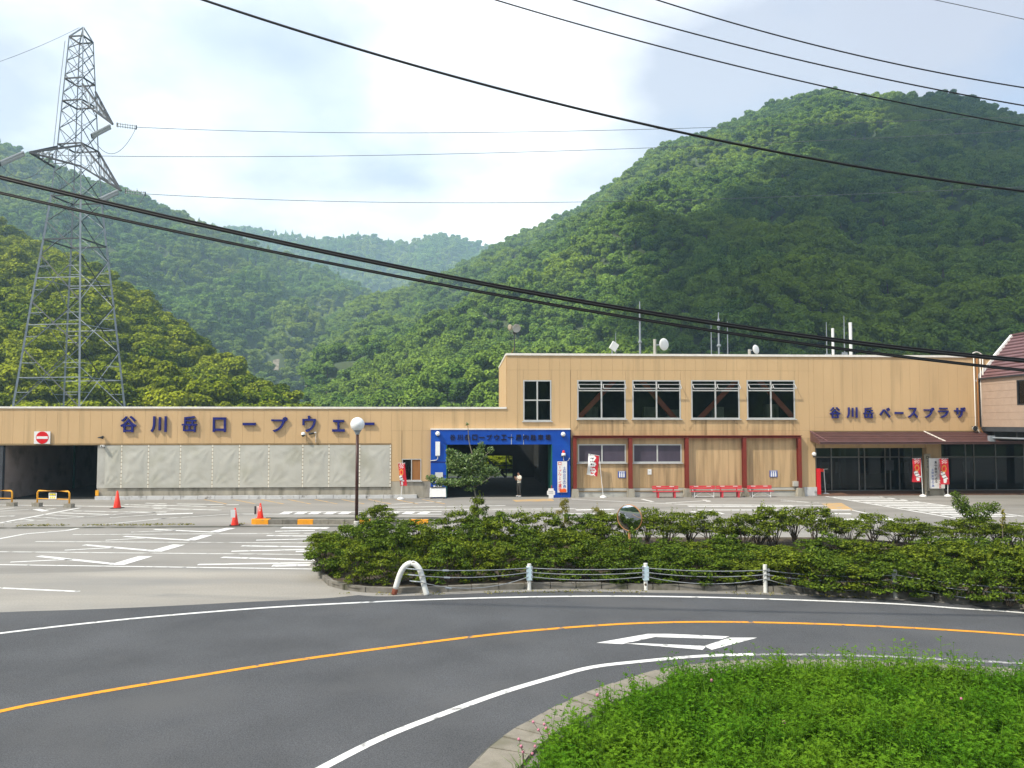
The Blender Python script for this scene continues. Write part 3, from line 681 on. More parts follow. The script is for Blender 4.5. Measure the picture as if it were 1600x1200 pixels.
# ---------------------------------------------------------------- low building
low = thing('ropeway_garage', 'long low tan building with pale tarpaulins and a dark garage opening at left', 'building', FO, FA)
uA = U(-260, 660); uB = U(792, 610); u610 = U(611, 720); u673 = U(673, 720); u152 = U(152, 720)
zTop = Z(638.5, 400); zFas = Z(693, 300); zDado = Z(762, 380); zYel = Z(752, 640)
hw = rect(628, 717, 658, 751)
panels(low, uA, u610, [zFas, zTop], 0.715)
panels(low, u610, uB, [Z(673, 640), zTop], 0.715)
panels(low, u610, u673, [zYel, Z(673, 640)], 0.715, [hw])
backing(low, uA, uB, zFas - 0.02, zTop - 0.01, [(u673, uB + 1, zFas - 1, Z(673, 700))])
backing(low, u610, u673, zYel, zFas - 0.021, [hw])
mb = MB(); mb.box(uA - 0.05, uB - 0.02, -0.07, 0.25, zTop, zTop + 0.13); mb.build('coping', M['coping'], low)
mb = MB(); mb.box(uA, u610, -0.04, 0.06, zFas - 0.10, zFas - 0.005); mb.build('flashing', M['joint'], low)
dep = 20.0
MB().box(uA, uB + 6, 0.3, dep, 0.001, 0.012).build('garage_floor', M['dark_interior'], low)  # dark sheet over the lot, the garage's gloom put into its colour
mb = MB(); mb.box(uA, uB - 0.01, 0.21, dep, zTop - 0.35, zTop - 0.12); mb.build('roof', M['concrete'], low)
mb = MB(); mb.box(u152, u610, 0.06, 0.22, 0, zDado); mb.box(u610 + 0.001, u673, -0.01, 0.2, 0, zYel - 0.01)
mb.build('dado_wall', M['concrete'], low)
# white kerb blocks at the foot
kx = u152; kb = MB().box(0.008, 1.10, -0.22, 0.0, 0, 0.235).mesh('kerb_block', M['kerb_white'])
while kx < u673 - 1.2:
    o = link('kerb_block', kb, low); o.location = (kx, -0.03 + rnd.uniform(-.008, .008), rnd.uniform(-.01, .01)); kx += 1.12
# concrete end strip next to the opening, with tarp wrapped round it
mb = MB(); mb.box(u152 - 0.02, U(165, 720), 0.05, 0.3, zDado + .001, zFas); mb.build('end_post', M['concrete_pale'], low)
mb = MB(); mb.box(u152 - 0.05, u152 + 0.16, -0.06, -0.002, 0.26, 0.62); mb.build('corner_guard', M['yellow'], low)
# tarpaulins: each a wrinkled sheet with a laced hem
tx = [163, 190, 232, 282, 332, 374, 420, 473, 514, 562, 610]
for k in range(len(tx) - 1):
    a, b = U(tx[k], 725) + 0.05, U(tx[k + 1], 725) - 0.05; zt, zb = zFas - 0.12, zDado + 0.02
    NX, NZ = 26, 30; V, F = [], []; sd = k * 7.3
    for j in range(NZ + 1):
        for i in range(NX + 1):
            s, t = i / NX, j / NZ; x = a + (b - a) * s; z = zb + (zt - zb) * t
            w = noise.noise(Vector((x * 0.9, z * 0.8, sd))) * 0.05 + noise.noise(Vector((x * 2.2 + z * 1.6, z * 2.2 - x, sd + 3))) * 0.028
            for cx, cz in ((0, 0), (1, 0), (0, 1), (1, 1)):          # pull folds fanning from the laced corners
                dx, dz = (s - cx) * (b - a), (t - cz) * (zt - zb); r_ = math.hypot(dx, dz); an = math.atan2(abs(dz), abs(dx))
                w += 0.045 * math.sin(an * 13 + sd + cx) * math.exp(-r_ * 1.3)
            w *= min(1, 5 * min(s, 1 - s)) * min(1, 5 * min(t, 1 - t))
            V.append((x, -0.03 + w * .62 - 0.03 * math.sin(math.pi * s) * math.sin(math.pi * t), z))
    for j in range(NZ):
        for i in range(NX): q = j * (NX + 1) + i; F.append((q, q + 1, q + NX + 2, q + NX + 1))
    me = bpy.data.meshes.new('tarpaulin'); me.from_pydata(V, [], F); me.materials.append(M['tarp']); me.polygons.foreach_set('use_smooth', [True] * len(F))
    t_ = link('tarpaulin', me, low)
    mb = MB(); zc_ = zb
    while zc_ < zt - 0.1:
        mb.box(b + 0.005 + rnd.uniform(0, .01), b + 0.09, -0.035, -0.02, zc_, zc_ + 0.2); zc_ += 0.245
    mb.box(b + 0.0, b + 0.10, -0.018, 0.03, zb, zt, 1)
    mb.build('hem', [M['tarp_edge'], M['joint']], low)
# small sliding window
def frame_win(name, root, r, cols, rows_, t=0.05, m='alu', pane='glass', v=-0.02, dep_=0.12, sill=True, panes=None):
    a, b, c, d = r; mb = MB()
    mb.box(a, b, v, v + dep_, c, c + t); mb.box(a, b, v, v + dep_, d - t, d); mb.box(a, a + t, v, v + dep_, c + t, d - t); mb.box(b - t, b, v, v + dep_, c + t, d - t)
    for f in cols: x = a + (b - a) * f; mb.box(x - t * 0.6, x + t * 0.6, v + 0.008, v + dep_ - 0.01, c + t, d - t)
    for f in rows_:
        z = c + (d - c) * f; xs = [a + t] + [a + (b - a) * q for q in cols] + [b - t]
        for i in range(len(xs) - 1): mb.box(xs[i] + (t * 0.6 if i else 0), xs[i + 1] - (t * 0.6 if i < len(xs) - 2 else 0), v + 0.012, v + dep_ - 0.012, z - t * 0.5, z + t * 0.5)
    if sill: mb.box(a - 0.08, b + 0.08, v - 0.10, v + 0.02, c - 0.07, c - 0.004)
    w = mb.build('window', M[m], root)
    xs = [a] + [a + (b - a) * q for q in cols] + [b]; zs = [c] + [c + (d - c) * q for q in rows_] + [d]; n = 0
    for i in range(len(xs) - 1):
        for j in range(len(zs) - 1):
            pm = panes[n] if panes else pane; n += 1
            MB().box(xs[i] + 0.02, xs[i + 1] - 0.02, v + 0.05, v + 0.058, zs[j] + 0.02, zs[j + 1] - 0.02).build('pane', M[pm], w)
    return w
frame_win('window', low, hw, [0.5], [], panes=['glass', 'board'])
MB().box(hw[0] - .2, hw[1] + .2, 1.8, 1.9, hw[2] - .3, hw[3] + .3).build('back_panel', M['interior'], low)
# garage inside: side walls, back wall with an opening to the trees, columns
uG = U(4, 720)
mb = MB(); mb.box(uA, uG, 0.02, 0.3, 0, zFas - .11); mb.build('end_post', M['galv_dark'], low)
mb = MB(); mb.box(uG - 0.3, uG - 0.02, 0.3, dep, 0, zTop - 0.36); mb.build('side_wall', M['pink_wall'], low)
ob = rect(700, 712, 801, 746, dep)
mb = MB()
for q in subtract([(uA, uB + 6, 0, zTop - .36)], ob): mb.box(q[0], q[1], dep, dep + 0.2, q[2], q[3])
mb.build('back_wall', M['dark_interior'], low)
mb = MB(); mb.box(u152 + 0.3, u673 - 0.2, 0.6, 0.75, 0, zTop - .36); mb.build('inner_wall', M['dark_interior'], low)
mb = MB()
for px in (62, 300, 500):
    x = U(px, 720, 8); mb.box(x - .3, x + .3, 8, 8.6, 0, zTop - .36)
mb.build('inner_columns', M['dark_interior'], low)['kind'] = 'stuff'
mb = MB(); x = U(60, 720, 7.9); mb.box(x - .35, x + .35, 7.85, 7.99, 0, 1.3); mb.build('red_guard', M['sign_red'], low)
for px0, px1 in ((60, 84), (86, 118)):
    MB().box(U(px0, 720, 9.5), U(px1, 720, 9.5), 9.4, 9.5, 0, zTop - .4).build('curtain', M['teal'], low)
# opening at the back: railing and brace
mb = MB(); a, b, c, d = ob; y = dep + .1
mb.bar(((a + b) / 2 + .3, y, d), ((a + b) / 2 + 2.4, y, c), 0.22); mb.bar((a + .9, y, c), ((a + b) / 2 - .5, y, d), 0.16)
mb.bar((a, y, c + .75), (b, y, c + .75), 0.08); mb.bar(((a + b) / 2 + .25, y, c), ((a + b) / 2 + .25, y, d), 0.12); mb.bar((b - .6, y, c), (b - .6, y, d), 0.1); mb.bar((a + .3, y, (c + d) / 2), (b, y, (c + d) / 2 + .1), 0.07)
mb.build('brace', M['steel_dark'], low)

# ---------------------------------------------------------------- portal
pr = thing('garage_portal', 'bright blue portal framing the garage entrance behind the sapling', 'portal', FO, FA)
P0, P1 = U(673, 720, -.35), U(891, 720, -.35); O0, O1 = U(697, 740, -.35), U(863, 740, -.35); zPt, zPo = Z(671.5, 780, -.35), Z(694.5, 780, -.35)
vF = -0.35
MB().box(P0, O0, vF, 0.3, 0.0, zPo).build('jamb', M['blue'], pr); MB().box(O1, P1, vF, 0.3, 0.0, zPo).build('jamb', M['blue'], pr)
mb = MB(); mb.box(P0, P1, vF, 0.3, zPo + .001, zPt); mb.build('lintel', M['blue'], pr)
mb = MB(); mb.box(O0 + .001, O0 + 0.05, vF + 0.01, 1.4, 0, zPo - .02); mb.build('reveal', M['teal'], pr)
mb = MB(); mb.box(O1 - 0.05, O1 - .001, vF + 0.01, 2.2, 0, zPo - .02); mb.build('reveal', M['teal'], pr)
mb = MB(); mb.box(P0 - 0.03, P1 + 0.03, vF - 0.05, 0.0, zPt + .001, zPt + 0.09); mb.build('cap_strip', M['coping'], pr)
mb = MB()
for px in (703, 722): mb.bar((U(px + 96, 690, vF), vF - 0.012, zPt - .32), (U(px + 96, 690, vF), vF - 0.012, zPo), 0.03)
mb.build('conduit', M['kerb_white'], pr)
mb = MB(); zz1 = Z(722, 684, vF); mb.box(P0 - .01, O0 + .01, vF - 0.02, vF - .001, zz1 - .03, zz1 + .03); mb.box(P0 - .01, O0 + .01, vF - 0.02, vF - .001, zz1 - .95, zz1 - .89); mb.build('band', M['letter'], pr)
a, b, c, d = rect(680, 738, 692, 756, vF); mb = MB(); mb.box(a, b, vF - 0.03, vF - .002, c, d); mb.build('notice_panel', M['kerb_white'], pr)
# interior walls of the drive-through (part of the portal passage)
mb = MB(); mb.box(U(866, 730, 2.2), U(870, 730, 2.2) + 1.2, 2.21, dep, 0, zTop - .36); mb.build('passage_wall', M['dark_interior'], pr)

# ---------------------------------------------------------------- tall building
tall = thing('base_plaza_building', 'tall tan two storey building with four braced windows and a brown canopy', 'building', FO, FA)
T0 = U(792, 610); T1 = U(1640, 610); zR = Z(557, 1150)
z579, z673, z685 = Z(579, 1080), Z(673, 1080), Z(684.5, 1080); zD = Z(762, 1080)
wins = {'stair': rect(817.5, 594, 861.5, 658)}
bigs = [rect(a, 594, b, 654.5) for a, b in ((902, 977.5), (988, 1063.5), (1080, 1155.5), (1167, 1242))]
lows = [rect(903, 694, 978, 723), rect(989, 694, 1065, 723)]
u1272 = U(1272, 620); u895 = U(893, 720); u1252 = U(1250, 720); u1275 = U(1275, 730)
up_holes = [wins['stair']] + bigs
portal_hole = (T0 - 1, U(892, 690), -1, zPt)
panels(tall, T0, u1272, [z685, z673, z579, zR], 0.735, up_holes + [portal_hole])
z652 = Z(652, 1400); z690 = Z(689, 1400)
panels(tall, u1272, T1, [z652, zR], 0.70); panels(tall, u1272, T1, [z690, z652], 0.70)
panels(tall, u895, u1272, [zD, z685], 0.735, lows + [(u1275, u1275 + 9, -1, z690)], mesh=unit_low)
back_holes = up_holes + lows + [portal_hole, (u1275, T1 + 1, -1, z690)]
backing(tall, T0, T1, 0.0, zR - 0.01, back_holes)
mb = MB(); mb.box(T0 - 0.04, T1, -0.08, 0.3, zR, zR + 0.15); mb.build('coping', M['coping'], tall)
mb = MB(); mb.box(u895, U(1272, 770), 0.0, 0.05, 0, zD - 0.02); mb.build('dado_wall', M['concrete_pale'], tall)
mb = MB(); mb.box(u895, U(1255, 770), -0.05, -.002, 0.36, 0.42); mb.build('rail', M['joint'], tall)
a, b, c, d = rect(1256, 761, 1276, 773); mb = MB(); mb.box(a, b, -0.06, 0.0, 0.01, d); mb.build('white_base', M['kerb_white'], tall)
# body: side wall, roof, floor, room walls
TD = 13.0
sw = MB(); sw.box(0, 1, 0, 1, 0, 1); side_me = unit
zL = zTop + .13
vv = 0.06
while vv < TD - 0.2:
    o = link('wall_panel', unit, tall); o.location = (T0 - 0.055, vv, zTop - .1); o.scale = (0.05, min(0.72, TD - vv) - 0.014, zR - zTop + .095); vv += 0.735
mb = MB(); mb.box(T0 + .001, T0 + 0.15, 0.21, TD, zTop - .3, zR - .02); mb.build('side_wall', M['joint'], tall)
mb = MB(); mb.box(T0 - 0.09, T0 + 0.2, 0.301, TD, zR - .001, zR + 0.148); mb.build('coping', M['coping'], tall)
mb = MB(); mb.box(T0 + .15, T1 + 16, 0.21, TD, zR - 0.5, zR - 0.25); mb.build('roof', M['concrete'], tall)
zfl = Z(668, 1080)
mb = MB(); mb.box(T0 + .15, T1 + 16, 0.21, TD, zfl - 0.4, zfl); mb.build('floor_slab', M['interior'], tall)
mb = MB(); mb.box(T0 + .15, T1 + 16, TD - 6, TD - 5.8, zfl + .001, zR - .51); mb.build('inner_wall', M['interior'], tall)
mb = MB(); mb.box(u895 - .35, T1 + 16, TD - .01, TD + .2, 0, zR - .2); mb.build('back_wall', M['interior'], tall)
mb = MB()
for px in (868, 895, 1262): x = U(px, 620, 2); mb.box(x - .08, x + .08, 0.3, TD - 6.01, zfl + .002, zR - .52)
mb.build('partition', M['interior'], tall)
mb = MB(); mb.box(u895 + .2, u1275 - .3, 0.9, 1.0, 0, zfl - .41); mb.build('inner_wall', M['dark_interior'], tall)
# windows
w = frame_win('window', tall, wins['stair'], [0.5], [0.51], 0.085)
mb = MB()
for x in (.22, .45, .7): mb.box(wins['stair'][0] + (wins['stair'][1] - wins['stair'][0]) * x, wins['stair'][0] + (wins['stair'][1] - wins['stair'][0]) * x + .12, 1.2, 1.25, wins['stair'][2] - .4, wins['stair'][3] - .5)
mb.build('curtain', M['interior'], tall)
br = [((903, 654), (962, 592)), ((1000, 592), (1056, 656)), ((1090, 657), (1153, 592)), ((1184, 592), (1242, 656))]
for r_, (p, q) in zip(bigs, br):
    a, b, c, d = r_; w = frame_win('window', tall, r_, [0.5], [0.73], 0.085)
    for i in range(2):    # hopper sash tilted outwards at the top
        x0 = a + (b - a) * 0.5 * i + 0.10; x1 = a + (b - a) * 0.5 * (i + 1) - 0.02; zt, zb = d - 0.13, c + (d - c) * 0.79
        mb = MB(); zb2 = zb - 0.02
        mb.bar((x0, -0.06, zt - .17), (x1, -0.06, zt - .17), 0.04); mb.bar((x0, -0.34, zb2), (x1, -0.34, zb2), 0.055)
        mb.bar((x0, -0.06, zt - .17), (x0, -0.34, zb2), 0.04); mb.bar((x1, -0.06, zt - .17), (x1, -0.34, zb2), 0.04)
        s_ = mb.build('sash', M['alu'], w)
    (ua, za), (ub, zb) = fpx(*p, 0.3), fpx(*q, 0.3)
    MB().bar((ua, 0.3, za), (ub, 0.3, zb), 0.34, 0.16, up=(0, 1, 0)).build('brace', M['brace'], tall)
zsl = bigs[0][2] - .09
for k, r_ in enumerate(bigs):      # rain streaks and soot left on the cladding under the big windows
    a, b = r_[0], r_[1]; mb = MB(); mb.face([(a + .1, -.004, z685 + .2), (b - .1, -.004, z685 + .2), (b - .1, -.004, zsl), (a + .1, -.004, zsl)]); mb.build('rain_stain', M['stain'], tall)
    for s_, x0 in ((1, a + .12), (-1, b - .12)):
        mb = MB(); mb.face([(x0 - s_ * .35 - .10, -.008, z673 + .02), (x0 - s_ * .35 + .12, -.008, z673 + .02), (x0 + s_ * .28 + .10, -.008, zsl), (x0 + s_ * .28 - .10, -.008, zsl)][::s_]); mb.build('rain_stain', M['stain'], tall)
for a, b in ((1082, 1158), (1166, 1245)):
    ua, ub = U(a, 720), U(b, 720); mb = MB(); mb.face([(ua, -.004, zD), (ub, -.004, zD), (ub, -.004, z685), (ua, -.004, z685)]); mb.build('rain_stain', M['stain'], tall)
for r_ in lows: mb = MB(); mb.face([(r_[0], -.004, zD), (r_[1], -.004, zD), (r_[1], -.004, r_[2] - .08), (r_[0], -.004, r_[2] - .08)]); mb.build('rain_stain', M['stain'], tall)
for r_ in lows: frame_win('window', tall, r_, [0.5], [], 0.08, pane='film')
# red steel frame on the ground storey
for px in (898, 985, 1073, 1163, 1249):
    x = U(px, 720, -0.2); mb = MB()
    mb.box(x - .125, x + .125, -.32, -.29, zD - .02, z685 + .0); mb.box(x - .125, x + .125, -.05, -.02, zD - .02, z685); mb.box(x - .02, x + .02, -.289, -.051, zD - .02, z685)
    mb.build('steel_column', M['redsteel'], tall)
    mb = MB(); mb.prism([(x - .27, 0), (x + .27, 0), (x + .22, zD - .03), (x - .22, zD - .03)], -.42, -.06); mb.build('plinth', M['concrete'], tall)
mb = MB(); x0, x1 = U(895, 690, -.2), U(1252, 690, -.2); mb.box(x0, x1, -.34, -.02, z685 + .001, z685 + .04); mb.box(x0, x1, -.34, -.02, z685 + .15, z685 + .19); mb.box(x0, x1, -.19, -.15, z685 + .041, z685 + .149)
mb.build('steel_beam', M['redsteel'], tall)
a, b, c, d = rect(1240, 752, 1248, 760, -.2); MB().box(a, b, -.22, -.005, c, d).build('junction_box', M['concrete_pale'], tall)
# canopy
zCa, zCf = Z(674.5, 1400), Z(690.5, 1400, -1.5)
uC0, uC1 = U(1266, 680), U(1640, 680); uCm = U(1443, 675)
def canopy_z(v): return zCa + (zCf - zCa) * (-v / 1.5)
mb = MB()
mb.face([(uC0, 0, zCa), (uC0 + .0, -1.5, zCf - .0), (uC1, -1.5, zCf), (uC1, 0, zCa)])
mb.face([(uC0, 0, zCa - .1), (uC1, 0, zCa - .1), (uC1, -1.5, zCf - .16), (uC0, -1.5, zCf - .16)])
mb.face([(uC0, -1.5, zCf), (uC0, -1.5, zCf - .16), (uC1, -1.5, zCf - .16), (uC1, -1.5, zCf)])
mb.face([(uC0, 0, zCa), (uC0, 0, zCa - .1 - .55), (uC0, -1.5, zCf - .16), (uC0, -1.5, zCf)])
mb.build('canopy', M['roof_brown'], tall)
rib = MB()
for k in range(1, 6):
    v = -1.5 * k / 6
    MB().bar((uC0, v, canopy_z(v) + .022), (uC1, v, canopy_z(v) + .022), .06, .045).build('roof_rib', M['roof_brown'], tall)
MB().bar((uC0 - .02, -1.52, zCf + .02), (uC1, -1.52, zCf + .02), .06, .05).build('gutter', M['roof_plum'], tall)
MB().bar((uC0, 0.0, zCa + .05), (uC0 + .55, -1.5, zCf + .05), .09, .06).build('hip_strip', M['roof_plum'], tall)
MB().bar((uCm, 0.0, zCa + .05), (uCm + .65, -1.5, zCf + .05), .07, .06).build('hip_strip', M['coping'], tall)
MB().box(uC0, uC1, -.06, -.001, zCa + .002, zCa + .07).build('flashing', M['joint'], tall)
# entrance recess
zE = z690; RD = 2.6; ux = T1 + 8
MB().box(u1275 - .3, ux, -.05, RD + 7, 0.0, 0.10).build('terrace', M['tile'], tall)
MB().box(u1275 - .2, ux, 0.201, RD + 7, zE + .001, zE + .12).build('recess_ceiling', M['interior'], tall)
MB().box(u1275 - .18, u1275 - .001, 0.201, RD, 0.101, zE).build('recess_wall', M['panel_low'], tall)
MB().box(u1275, U(1447, 700), -.02, 0.2, Z(700, 1360), zE - .001).build('lintel', M['panel_low'], tall)
uP0, uP1 = U(1447, 730), U(1470, 730)
MB().box(uP0, uP1, -.10, .45, Z(764, 1458), zE - .002).build('entrance_column', M['panel_low'], tall)
mb = MB(); mb.prism([(uP0 - .18, 0), (uP1 + .18, 0), (uP1 + .02, Z(763, 1458)), (uP0 - .02, Z(763, 1458))], -.2, .5); mb.build('plinth', M['concrete'], tall)
mb = MB(); mb.box(u1275 - .4, ux, RD + 6.5, RD + 6.7, 0.1, zE); mb.build('hall_wall', M['dark_interior'], tall)
MB().box(U(1275, 730, .1) - .02, U(1281, 730, .1), -.02, .12, .1, Z(732, 1278)).build('red_pipe', M['sign_red'], tall)
# things inside the hall, seen dimly through the glass
MB().box(U(1345, 740, 6), U(1400, 740, 6), RD + 3.4, RD + 4.0, .101, 1.15).build('counter', M['board'], tall)
for px in (1308, 1330, 1412, 1436, 1490, 1535): u = U(px, 735, 7); MB().box(u - .3, u + .3, RD + 6.44, RD + 6.49, 1.0, 1.9).build('wall_poster', M['concrete_pale'], tall)
for px in (1320, 1480): u = U(px, 735, 5); MB().box(u - .2, u + .2, RD + 2.6, RD + 3.0, .101, zE - .01).build('hall_column', M['concrete'], tall)
for px in (925, 1015, 1050, 1120, 1205): u = U(px, 640, 3); MB().box(u - .5, u + .4, 2.6, 3.2, zfl + .002, zfl + 1.3 + .2 * (px % 3)).build('cabinet', M['concrete'], tall)
for px in (840, 940, 1030, 1130, 1220): u = U(px, 600, 4); MB().box(u - .9, u + .9, 3.4, 3.65, zR - .62, zR - .54).build('ceiling_light', M['white'], tall)
# doors
zTr = Z(715, 1360, RD)
def bars(xs, z0, z1, name='door_frame'):
    mb = MB()
    for x in xs: u = U(x, 740, RD); mb.box(u - .045, u + .045, RD - .04, RD + .04, z0, z1)
    u0_, u1_ = U(xs[0], 740, RD), U(xs[-1], 740, RD)
    for z in (z0, zTr, z1 - .08): mb.box(u0_, u1_, RD - .045, RD + .045, z, z + .08)
    return mb.build(name, M['alu_dark'], tall)
x_sets = [[1275, 1299, 1342, 1351, 1383, 1391, 1405, 1426, 1447], [1470, 1509, 1522, 1556, 1600, 1640]]
for xs in x_sets:
    fr_ = bars(xs, .101, zE - .003)
    for i in range(len(xs) - 1):
        ua, ub = U(xs[i], 740, RD) + .04, U(xs[i + 1], 740, RD) - .04
        if ub - ua < .15: continue
        MB().box(ua, ub, RD - .005, RD + .005, .18, zTr - .002).build('glass_door', M['glass_dark'], tall)
        MB().box(ua, ub, RD - .005, RD + .005, zTr + .082, zE - .085).build('transom_pane', M['glass_dark'], tall)
MB().box(U(1383, 730, RD), U(1396, 730, RD), RD - .07, RD - .05, Z(735, 1390, RD), Z(719, 1390, RD)).build('door_notice', M['galv_dark'], tall)
# downpipes at the right end, conduit sweeping into the wing
for px in (1521, 1526, 1531, 1535):
    u = U(px, 600); MB().tube([(u, -.1, zR + .06), (u, -.1, Z(665, 1525)), (u + .25, -.12, Z(676, 1525)), (u + 1.1, -.2, Z(686, 1530)), (u + 2.2, -.2, Z(687, 1540))] if px < 1530 else [(u, -.1, zR), (u, -.1, Z(668, 1525))], .035 + .01 * (px == 1526), 6, 0).build('downpipe', M['coping'] if px % 2 else M['board'], tall, True)
pts = [(U(1515, 553) + .12 * k, -.05, zR + .15 + .25 * math.sin(math.pi * k / 8)) for k in range(9)]
MB().tube(pts, .035, 6).build('bent_pipe', M['coping'], tall, True)

# ---------------------------------------------------------------- projecting wing at the right edge
wing = thing('gabled_wing', 'raised beige wing with a steep plum metal roof at the right edge', 'building', (0, 0, 0))
xw = 33.45; Yb = fw(xw, 0, 0).y - .02; Yf = 45.0
zb_, zw_ = Z(667, 1537), Z(591, 1537); rise = 3.05; run = 2.45
nrow = 7; hrow = (zw_ - zb_) / nrow
winY = (AT(1590, 600, 52).y, 49.8)
def wy(px):   # where the picture column meets the wing's side wall plane x = xw
    d = ray(px, 620); return d.y * xw / d.x
y1 = wy(1590); y0 = y1 - 2.2
wz0, wz1 = CZ + ray(1590, 633).z / ray(1590, 633).y * y1, CZ + ray(1590, 594).z / ray(1590, 594).y * y1
for k in range(nrow):
    z0 = zb_ + hrow * k
    for (ya, yb_, za, zb2) in subtract([(Yf, Yb, z0, z0 + hrow)], (y0, y1, wz0, wz1)):
        o = link('siding_board', bpy.data.meshes.get('siding_board') or MB().box(0, 1, 0, 1, 0, 1).mesh('siding_board', M['siding']), wing)
        o.location = (xw - .03, ya, za + .006); o.scale = (.03, yb_ - ya, zb2 - za - .012)
mb = MB()
for (ya, yb_, za, zb2) in subtract([(Yf, Yb, zb_, zw_)], (y0, y1, wz0, wz1)): mb.box(xw, xw + .12, ya, yb_, za, zb2)
mb.build('wall', M['joint'], wing)
mb = MB(); mb.box(xw - .05, xw + .08, y1 - .08, y1, wz0, wz1); mb.box(xw - .05, xw + .08, y0, y0 + .08, wz0, wz1); mb.box(xw - .05, xw + .08, y0 + .08, y1 - .08, wz1 - .08, wz1); mb.box(xw - .05, xw + .08, y0 + .08, y1 - .08, wz0, wz0 + .08)
wf = mb.build('window', M['steel_dark'], wing); MB().box(xw + .02, xw + .03, y0 + .06, y1 - .06, wz0 + .06, wz1 - .06).build('pane', M['glass'], wf)
MB().box(xw + 1.5, xw + 1.6, Yf + .2, Yb, zb_, zw_).build('inner_wall', M['interior'], wing)
# roof: gable across x, ridge along y
xr_ = xw + run; W2 = 2 * run + 4
mb = MB()
for s in range(1):
    mb.face([(xw - .12, Yf - .2, zw_ - .1), (xr_, Yf - .2, zw_ + rise), (xr_, Yb + .2, zw_ + rise), (xw - .12, Yb + .2, zw_ - .1)])
    mb.face([(xr_, Yf - .2, zw_ + rise), (xr_ + 6, Yf - .2, zw_ + .4), (xr_ + 6, Yb + .2, zw_ + .4), (xr_, Yb + .2, zw_ + rise)])
mb.build('roof', M['roof_plum'], wing)
for k in range(1, 13):
    t = k / 13; x = xw - .12 + (run + .12) * t; z = zw_ - .1 + (rise + .1) * t
    MB().bar((x - .03, Yf - .2, z + .03), (x - .03, Yb + .2, z + .03), .05, .06).build('roof_rib', M['roof_plum'], wing)
mb = MB(); mb.bar((xw - .3, Yb + .1, zw_ - .25), (xw + .02, Yb + .1, zw_ + .35), .2, .22, up=(0, 1, 0)); mb.bar((xw - .02, Yb + .1, zw_ + .25), (xr_, Yb + .1, zw_ + rise + .05), .2, .24, up=(0, 1, 0)); mb.build('verge_board', M['white'], wing)
MB().bar((xr_, Yf - .2, zw_ + rise + .06), (xr_, Yb + .2, zw_ + rise + .06), .22, .1).build('ridge_cap', M['roof_plum'], wing)
MB().bar((xw - .14, Yf, zw_ - .06), (xw - .14, Yb, zw_ - .06), .10, .12).build('eave_strip', M['steel_dark'], wing)
MB().bar((xw - .06, Yb + .02, zb_), (xw - .06, Yb + .02, zw_), .12, .12).build('corner_trim', M['steel_dark'], wing)
mb = MB(); mb.box(xw - .02, xw + 8, Yf, Yb, zb_ - .3, zb_ - .002); mb.build('floor', M['steel_dark'], wing)
MB().bar((xw - .05, Yf, zb_ - .16), (xw - .05, Yb - .6, zb_ - .16), .1, .3).build('edge_beam', M['galv_dark'], wing)
mb = MB()
for yy in (46.5, 49.5, 52.5, 55): mb.bar((xw + .1, yy, zb_ - .52), (xw + 8, yy, zb_ - .52), .2, .4)
mb.build('floor_beams', M['steel_dark'], wing)['kind'] = 'stuff'
MB().tube([(xw - .2, Yf, zb_ - .75), (xw - .2, Yb - 1.5, zb_ - .75)], .06, 8).build('service_pipe', M['galv'], wing)
mb = MB(); mb.box(xw - .4, xw - .05, Yb - 1.6, Yb - 1.3, zb_ - 1.0, zb_ - .6); mb.build('service_box', M['galv'], wing)
for yy in (46.2, 54.0): MB().box(xw + 7.4, xw + 7.8, yy, yy + .4, 0, zb_ - .31).build('support_column', M['redsteel'], wing)

# ================================================================== LETTERING
_glyph = {}
def glyph_raw(s, depth=0.2, off=0.0):
    k = (s, depth, off)
    if k in _glyph: return _glyph[k]
    cu = bpy.data.curves.new('letter', 'FONT'); cu.body = s; cu.extrude = depth / 2; cu.offset = off; cu.resolution_u = 3
    o = bpy.data.objects.new('letter', cu); col.objects.link(o)
    dg = bpy.context.evaluated_depsgraph_get(); me = o.evaluated_get(dg).to_mesh()
    v = [tuple(q.co) for q in me.vertices]; f = [tuple(p.vertices) for p in me.polygons]
    o.evaluated_get(dg).to_mesh_clear(); bpy.data.objects.remove(o); bpy.data.curves.remove(cu)
    _glyph[k] = (v, f); return v, f
def letter(s, r, v_back, thick, m, parent, off=0.02, name='letter'):
    """one character fitted into the rectangle r = (u0,u1,z0,z1), standing from v_back towards the viewer"""
    v, f = glyph_raw(s, 0.2, off)
    x0, x1 = min(p[0] for p in v), max(p[0] for p in v); y0, y1 = min(p[1] for p in v), max(p[1] for p in v); z0, z1 = min(p[2] for p in v), max(p[2] for p in v)
    a, b, c, d = r
    V = [(a + (p[0] - x0) / (x1 - x0) * (b - a), v_back - (p[2] - z0) / (z1 - z0) * thick, c + (p[1] - y0) / (y1 - y0) * (d - c)) for p in v]
    me = bpy.data.meshes.new(name); me.from_pydata(V, [], f); me.materials.append(m); me.update()
    return link(name, me, parent)
def column_text(txt, u, z, size, pitch, v_back, m, parent):
    for i, ch in enumerate(txt):
        zc_ = z - i * pitch
        if ch == '\u30fc': letter(ch, (u - size * .08, u + size * .08, zc_ - size * .42, zc_ + size * .42), v_back, .004, m, parent, .0); continue
        k = .62 if ch in '\u30a3\u30a7' else 1
        letter(ch, (u - size / 2 * k, u + size / 2 * k, zc_ - size / 2 * k, zc_ + size / 2 * k), v_back, 0.004, m, parent, 0.012)

